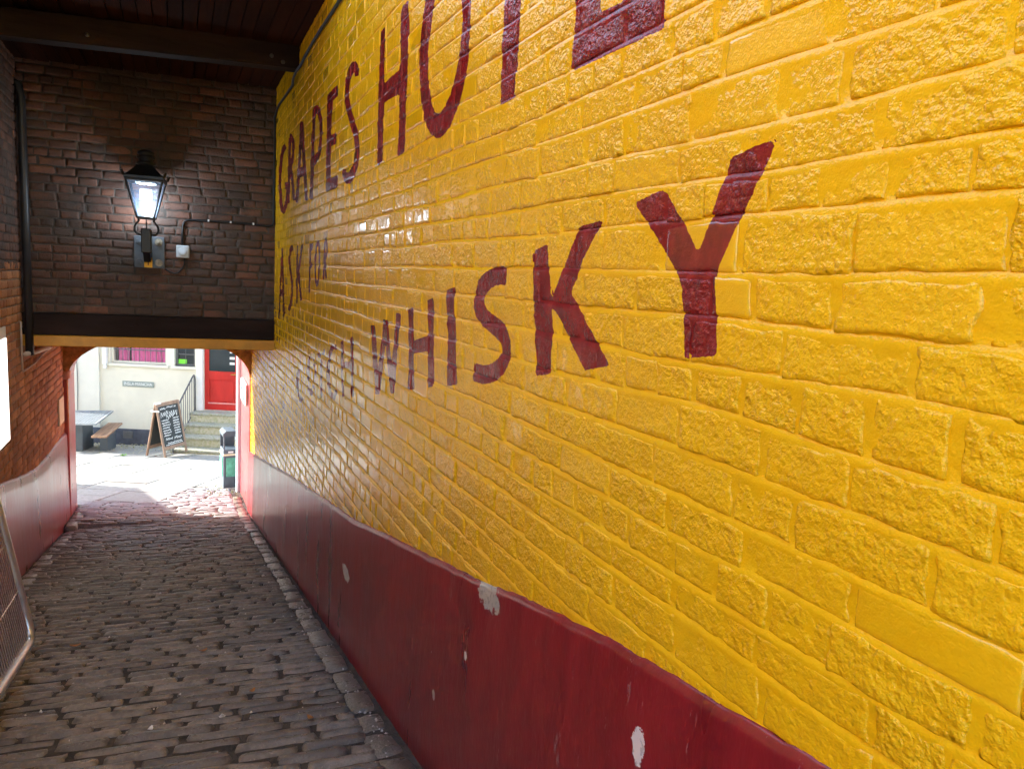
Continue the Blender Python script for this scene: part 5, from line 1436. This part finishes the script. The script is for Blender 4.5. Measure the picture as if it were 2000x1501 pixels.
# LED modules under the roof
M_LED = emit('led_white', (.80, .92, 1.0), 3.0)
M_TRAY = simple('led_tray', (.75, .8, .85), .3)
q = MB(); q.box((-.085, OUT - .085, z_(.752)), (.085, OUT + .085, z_(.765))); q.box((-.05, OUT - .012, z_(.60)), (.05, OUT + .012, z_(.70))); led = q.build('led_tray', M_TRAY, lan)
for r_ in range(4):
    for c_ in range(4):
        q = MB(); x = -.042 + c_ * .028; z = .618 + r_ * .022
        q.box((x - .007, OUT - .019, z_(z) - .006), (x + .007, OUT - .0125, z_(z) + .006)); q.build('led', M_LED, led)
for r_ in range(3):
    for c_ in range(4):
        q = MB(); x = -.05 + c_ * .033; y = OUT - .06 + r_ * .055
        q.box((x - .009, y - .009, z_(.746)), (x + .009, y + .009, z_(.7515))); q.build('led', M_LED, led)
lp = bpy.data.lights.new('lantern_light', 'POINT'); lp.energy = 5.0; lp.color = (.76, .89, 1.0); lp.shadow_soft_size = .085
lo = bpy.data.objects.new('lantern_light', lp); link(lo, lan); lo.location = (0, OUT, z_(.56))
# yellow number tag
q = MB(); q.box((-.036, OUT * .5 - .006, z_(-.038)), (.036, OUT * .5, z_(.058)), bev=.002); tg = q.build('number_tag', simple('yellow_tag', (.80, .45, .02), .5, var=.12), lan)
t = text_mesh('1', .085, simple('black_print', (.015, .015, .015), .6), 'digit', .001); link(t, tg); t.rotation_euler = (math.pi / 2, 0, 0); t.location = (.0, OUT * .5 - .0085, z_(.010))

# ---- junction box and its cable
U0 = .345
def wp(s, z, d=.012): return LWp(s - U0, d, z)
jb = thing('junction_box', 'small grey junction box beside the lantern on the dark brick wall', 'junction box', LWp(-.885, 0, .137), (0, 0, -SKEW)); jb['_local'] = 1
q = MB(); q.box((-.06, -.045, -.062), (.06, 0, .062), bev=.008); q.build('housing', simple('light_grey_plastic', (.50, .54, .58), .5, var=.06), jb)
q = MB(); q.lathe([(.042, 0), (.042, .006), (.036, .009), (0, .009)], (0, 0, 0), 18); q.v = [(a, -.045 - c, b) for a, b, c in q.v]; q.build('lid', bpy.data.materials['light_grey_plastic'], jb, smooth=True)
q = MB(); q.tube([(-.005, -.022, .062), (-.005, -.022, .085)], .011, 8); q.tube([(.015, -.022, -.062), (.015, -.022, -.085)], .011, 8); q.build('gland', M_IRON, jb)
M_CABLE = simple('black_cable', (.012, .012, .014), .5, var=.2)
pts = [wp(-.545, .22, .022), wp(-.543, .33), wp(-.538, .40), wp(-.525, .438), wp(-.495, .456), wp(-.42, .459), wp(-.341, .461), wp(-.098, .465), wp(.08, .462), wp(.20, .455), wp(.28, .452), wp(.318, .466), wp(.330, .50), wp(.330, .75), wp(.331, 1.04), wp(.332, 1.45), wp(.326, 1.55)]
pts += [Vector((WX - .016, 8.05, 1.60)), Vector((WX - .014, 7.93, 1.615)), Vector((WX - .013, 7.4, 1.602)), Vector((WX - .013, 6.95, 1.595)), Vector((WX - .03, 6.80, 1.610)), Vector((WX - .03, 6.62, 1.635)), Vector((WX - .013, 6.5, 1.655)), Vector((WX - .013, 6.25, 1.668)), Vector((WX - .014, 5.9, 1.674)), Vector((WX - .013, 5.56, 1.672)), Vector((WX - .013, 5.0, 1.66)), Vector((WX - .013, 4.2, 1.665)), Vector((WX - .013, 3.2, 1.66))]
q = MB(); q.tube(pts, .011, 8); cbl = q.build('cable', M_CABLE, None, smooth=True); tag(cbl, 'black cable running from the junction box along the top of the yellow wall', 'cable')
for s in (-.30, -.09, .13):
    q = MB(); p = wp(s, .463, .018); q.box((p.x - .008, p.y - .012, p.z - .010), (p.x + .008, p.y + .010, p.z + .012), bev=.002); q.build('clip', M_WHITE, cbl)
pts = [wp(-.525, .055, .022), wp(-.526, .01), wp(-.545, -.03), wp(-.58, -.072), wp(-.62, -.085), wp(-.66, -.072), wp(-.70, -.045, .02)]
q = MB(); q.tube(pts, .008, 8); c2 = q.build('lamp_flex', M_CABLE, None, smooth=True); tag(c2, 'short black flex looping from the junction box to the lantern plate', 'cable')

# ---- drainpipe and small pipes in the left corner
q = MB(); q.tube([LWp(-2.235, .05, -.93), LWp(-2.237, .05, .4), LWp(-2.24, .05, 1.45), LWp(-2.26, .05, 1.56), LWp(-2.42, .06, 1.62)], .036, 12); pp = q.build('drainpipe', simple('black_drainpipe', (.022, .022, .026), .45, var=.3), None, smooth=True)
tag(pp, 'black vertical drainpipe in the left corner of the dark brick wall', 'pipe')
q = MB(); q.tube([(LX + .05, 8.20, -.905), (LX + .045, 8.7, -.94), (LX + .045, 9.6, -.98)], .024, 10); pw = q.build('overflow_pipe', simple('dirty_white_plastic', (.55, .45, .36), .5, var=.15), None, smooth=True); tag(pw, 'dirty white pipe running along the left wall below the lintel', 'pipe')
q = MB(); q.tube([(LX + .02, 8.19, -.6), (LX + .02, 8.19, -1.05), (LX + .02, 8.24, -1.075), (LX + .02, 8.9, -1.07), (LX + .02, 9.3, -1.03), (LX + .02, 10.0, -1.02)], .009, 6); pw = q.build('thin_cable', simple('white_brown_cable', (.5, .38, .30), .5), None, smooth=True); tag(pw, 'thin pale cable on the left brick wall below the white pipe', 'cable')

# ---- bright white panel at the left edge, and the little plaque near the arch
wp_ = thing('lit_panel', 'bright white lit panel on the brick wall at the left edge of the picture', 'panel', (LX, 7.0, -1.1))
q = MB(); q.box((LX - .01, 6.42, -1.60), (LX + .006, 7.60, -.60), bev=.002); q.build('frame', M_WHITE, wp_)
q = MB(); q.box((LX + .004, 6.44, -1.59), (LX + .012, 7.585, -.70)); q.build('lit_face', emit('lit_white_acrylic', (1, .98, .93), .5), wp_)
q = MB(); q.box((LX - .006, 10.46, -2.05), (LX + .018, 10.86, -1.72), bev=.004); pq = q.build('wall_plaque', simple('cream_plaque', (.70, .62, .42), .6, var=.1)); tag(pq, 'small cream plaque on the left brick wall near the arch', 'plaque')

# ---- leaning mesh fence panel, bottom left
fc = thing('fence_panel', 'galvanised tube framed wire mesh fence panel at the lower left edge', 'fence', (-.771, 3.4, passage_z(3.4)))
C0 = Vector((-.771, 4.683, -2.138)); R_ = Vector((0, -1, .181)); Up = Vector((-.185, .02, 1.0))
M_GALV = simple('galvanised_steel', (.72, .74, .77), .3, .75, var=.12, scale=12)
def fp(a, b): return C0 + R_ * a + Up * b
LF, HF = 2.4, 1.75
pts = [fp(LF, 0), fp(1.6, 0), fp(.8, 0), fp(.22, 0), fp(.10, .005), fp(.035, .03), fp(.006, .08), fp(0, .17), fp(0, .6), fp(0, 1.2), fp(0, HF)]
q = MB(); q.tube(pts, .027, 12); q.tube([fp(0, HF), fp(LF, HF), fp(LF, 0)], .027, 12); q.build('frame', M_GALV, fc, smooth=True)
for k in range(1, 60):
    a = k * .040
    q = MB(); q.tube([fp(a, .0), fp(a, HF)], .0032, 4); q.build('wire', M_GALV, fc)
for k in range(1, 7):
    b = k * .27
    q = MB(); q.tube([fp(0, b + .03), fp(.8, b - .03), fp(LF, b)], .004, 4); q.build('cross_wire', M_GALV, fc)
for a in (2.15,):
    p = fp(a, 0); q = MB(); q.box((p.x - .3, p.y - .1, passage_z(p.y) - .03), (p.x + .3, p.y + .1, p.z + .04), bev=.02); q.build('foot_block', simple('black_rubber', (.02, .02, .02), .8), fc)

# ---- litter on the setts
def on_path(x, y): return passage_z(y)
rr = np.random.RandomState(77)
g = MB()
for _ in range(900):
    side = rr.rand()
    if side < .55: x = WX - .07 - abs(rr.normal(0, .07))
    elif side < .72: x = LX + .10 + abs(rr.normal(0, .06))
    else: x = rr.uniform(-1.2, .8)
    y = rr.uniform(2.1, 9.5); s = rr.uniform(.0025, .0085) * (1 if rr.rand() > .06 else 2.0)
    z = on_path(x, y) - (.002 if side > .72 else .008)
    c = Vector((x, y, z)); 
    g.add([c + Vector((s * rr.uniform(.6, 1.4), 0, 0)), c + Vector((0, s * 1.2, 0)), c - Vector((s, 0, 0)), c - Vector((0, s, 0)), c + Vector((0, 0, s * 1.1))], [(0, 1, 4), (1, 2, 4), (2, 3, 4), (3, 0, 4)])
tag(g.build('grit', simple('pale_grit', (.58, .54, .49), .9, var=.5, scale=60)), kind='stuff')
M_DRY = simple('dry_orange_leaf', (.42, .17, .04), .7, var=.3, scale=40); M_PAPER = simple('white_paper', (.80, .80, .78), .7, var=.05)
def scrap(x, y, L, W, rz, mat, name, label, cat, grp, curl=.008):
    b = MB(); pts = []
    for i in range(5):
        t = i / 4 - .5; ww = W * (1 - (2 * abs(t)) ** 2 * .75) / 2
        pts += [(t * L, -ww, curl * (2 * abs(t)) ** 2), (t * L, ww, curl * (2 * abs(t)) ** 2 + .002)]
    v = [(a, c, z + .002) for a, c, z in pts] + [(a, c, z) for a, c, z in pts]
    f = [(2 * i, 2 * i + 2, 2 * i + 3, 2 * i + 1) for i in range(4)] + [(10 + 2 * i, 10 + 2 * i + 1, 10 + 2 * i + 3, 10 + 2 * i + 2) for i in range(4)]
    b.add(v, f); o = b.build(name, mat)
    o.matrix_basis = slope_mat(x, y, rz) @ Matrix.Translation((0, 0, .012))
    tag(o, label, cat, grp)
SPOTS = [
 (M_DRY, 'fallen_leaf', 'leaf', 'orange fallen leaf on the setts near the fence panel', -.60, 5.02, .06),
 (M_DRY, 'fallen_leaf', 'leaf', 'orange leaf in the middle of the setts', .12, 4.55, .05),
 (M_DRY, 'fallen_leaf', 'leaf', 'orange leaf lying lower right on the setts', .33, 3.75, .045),
 (M_PAPER, 'bottle_cap', 'litter', 'white oval scrap on the near setts', -.13, 3.48, .042),
 (M_PAPER, 'cigarette_end', 'litter', 'white cigarette end at the lower left of the setts', -.62, 3.92, .03),
 (M_DRY, 'cigarette_end', 'litter', 'tan cigarette end near the maroon dado', .55, 3.28, .05)]
for k, (mt, nm, ct, lbl, x, y, L) in enumerate(SPOTS):
    scrap(x, y, L, L * .5, .4 * k, mt, nm, lbl, ct, None)
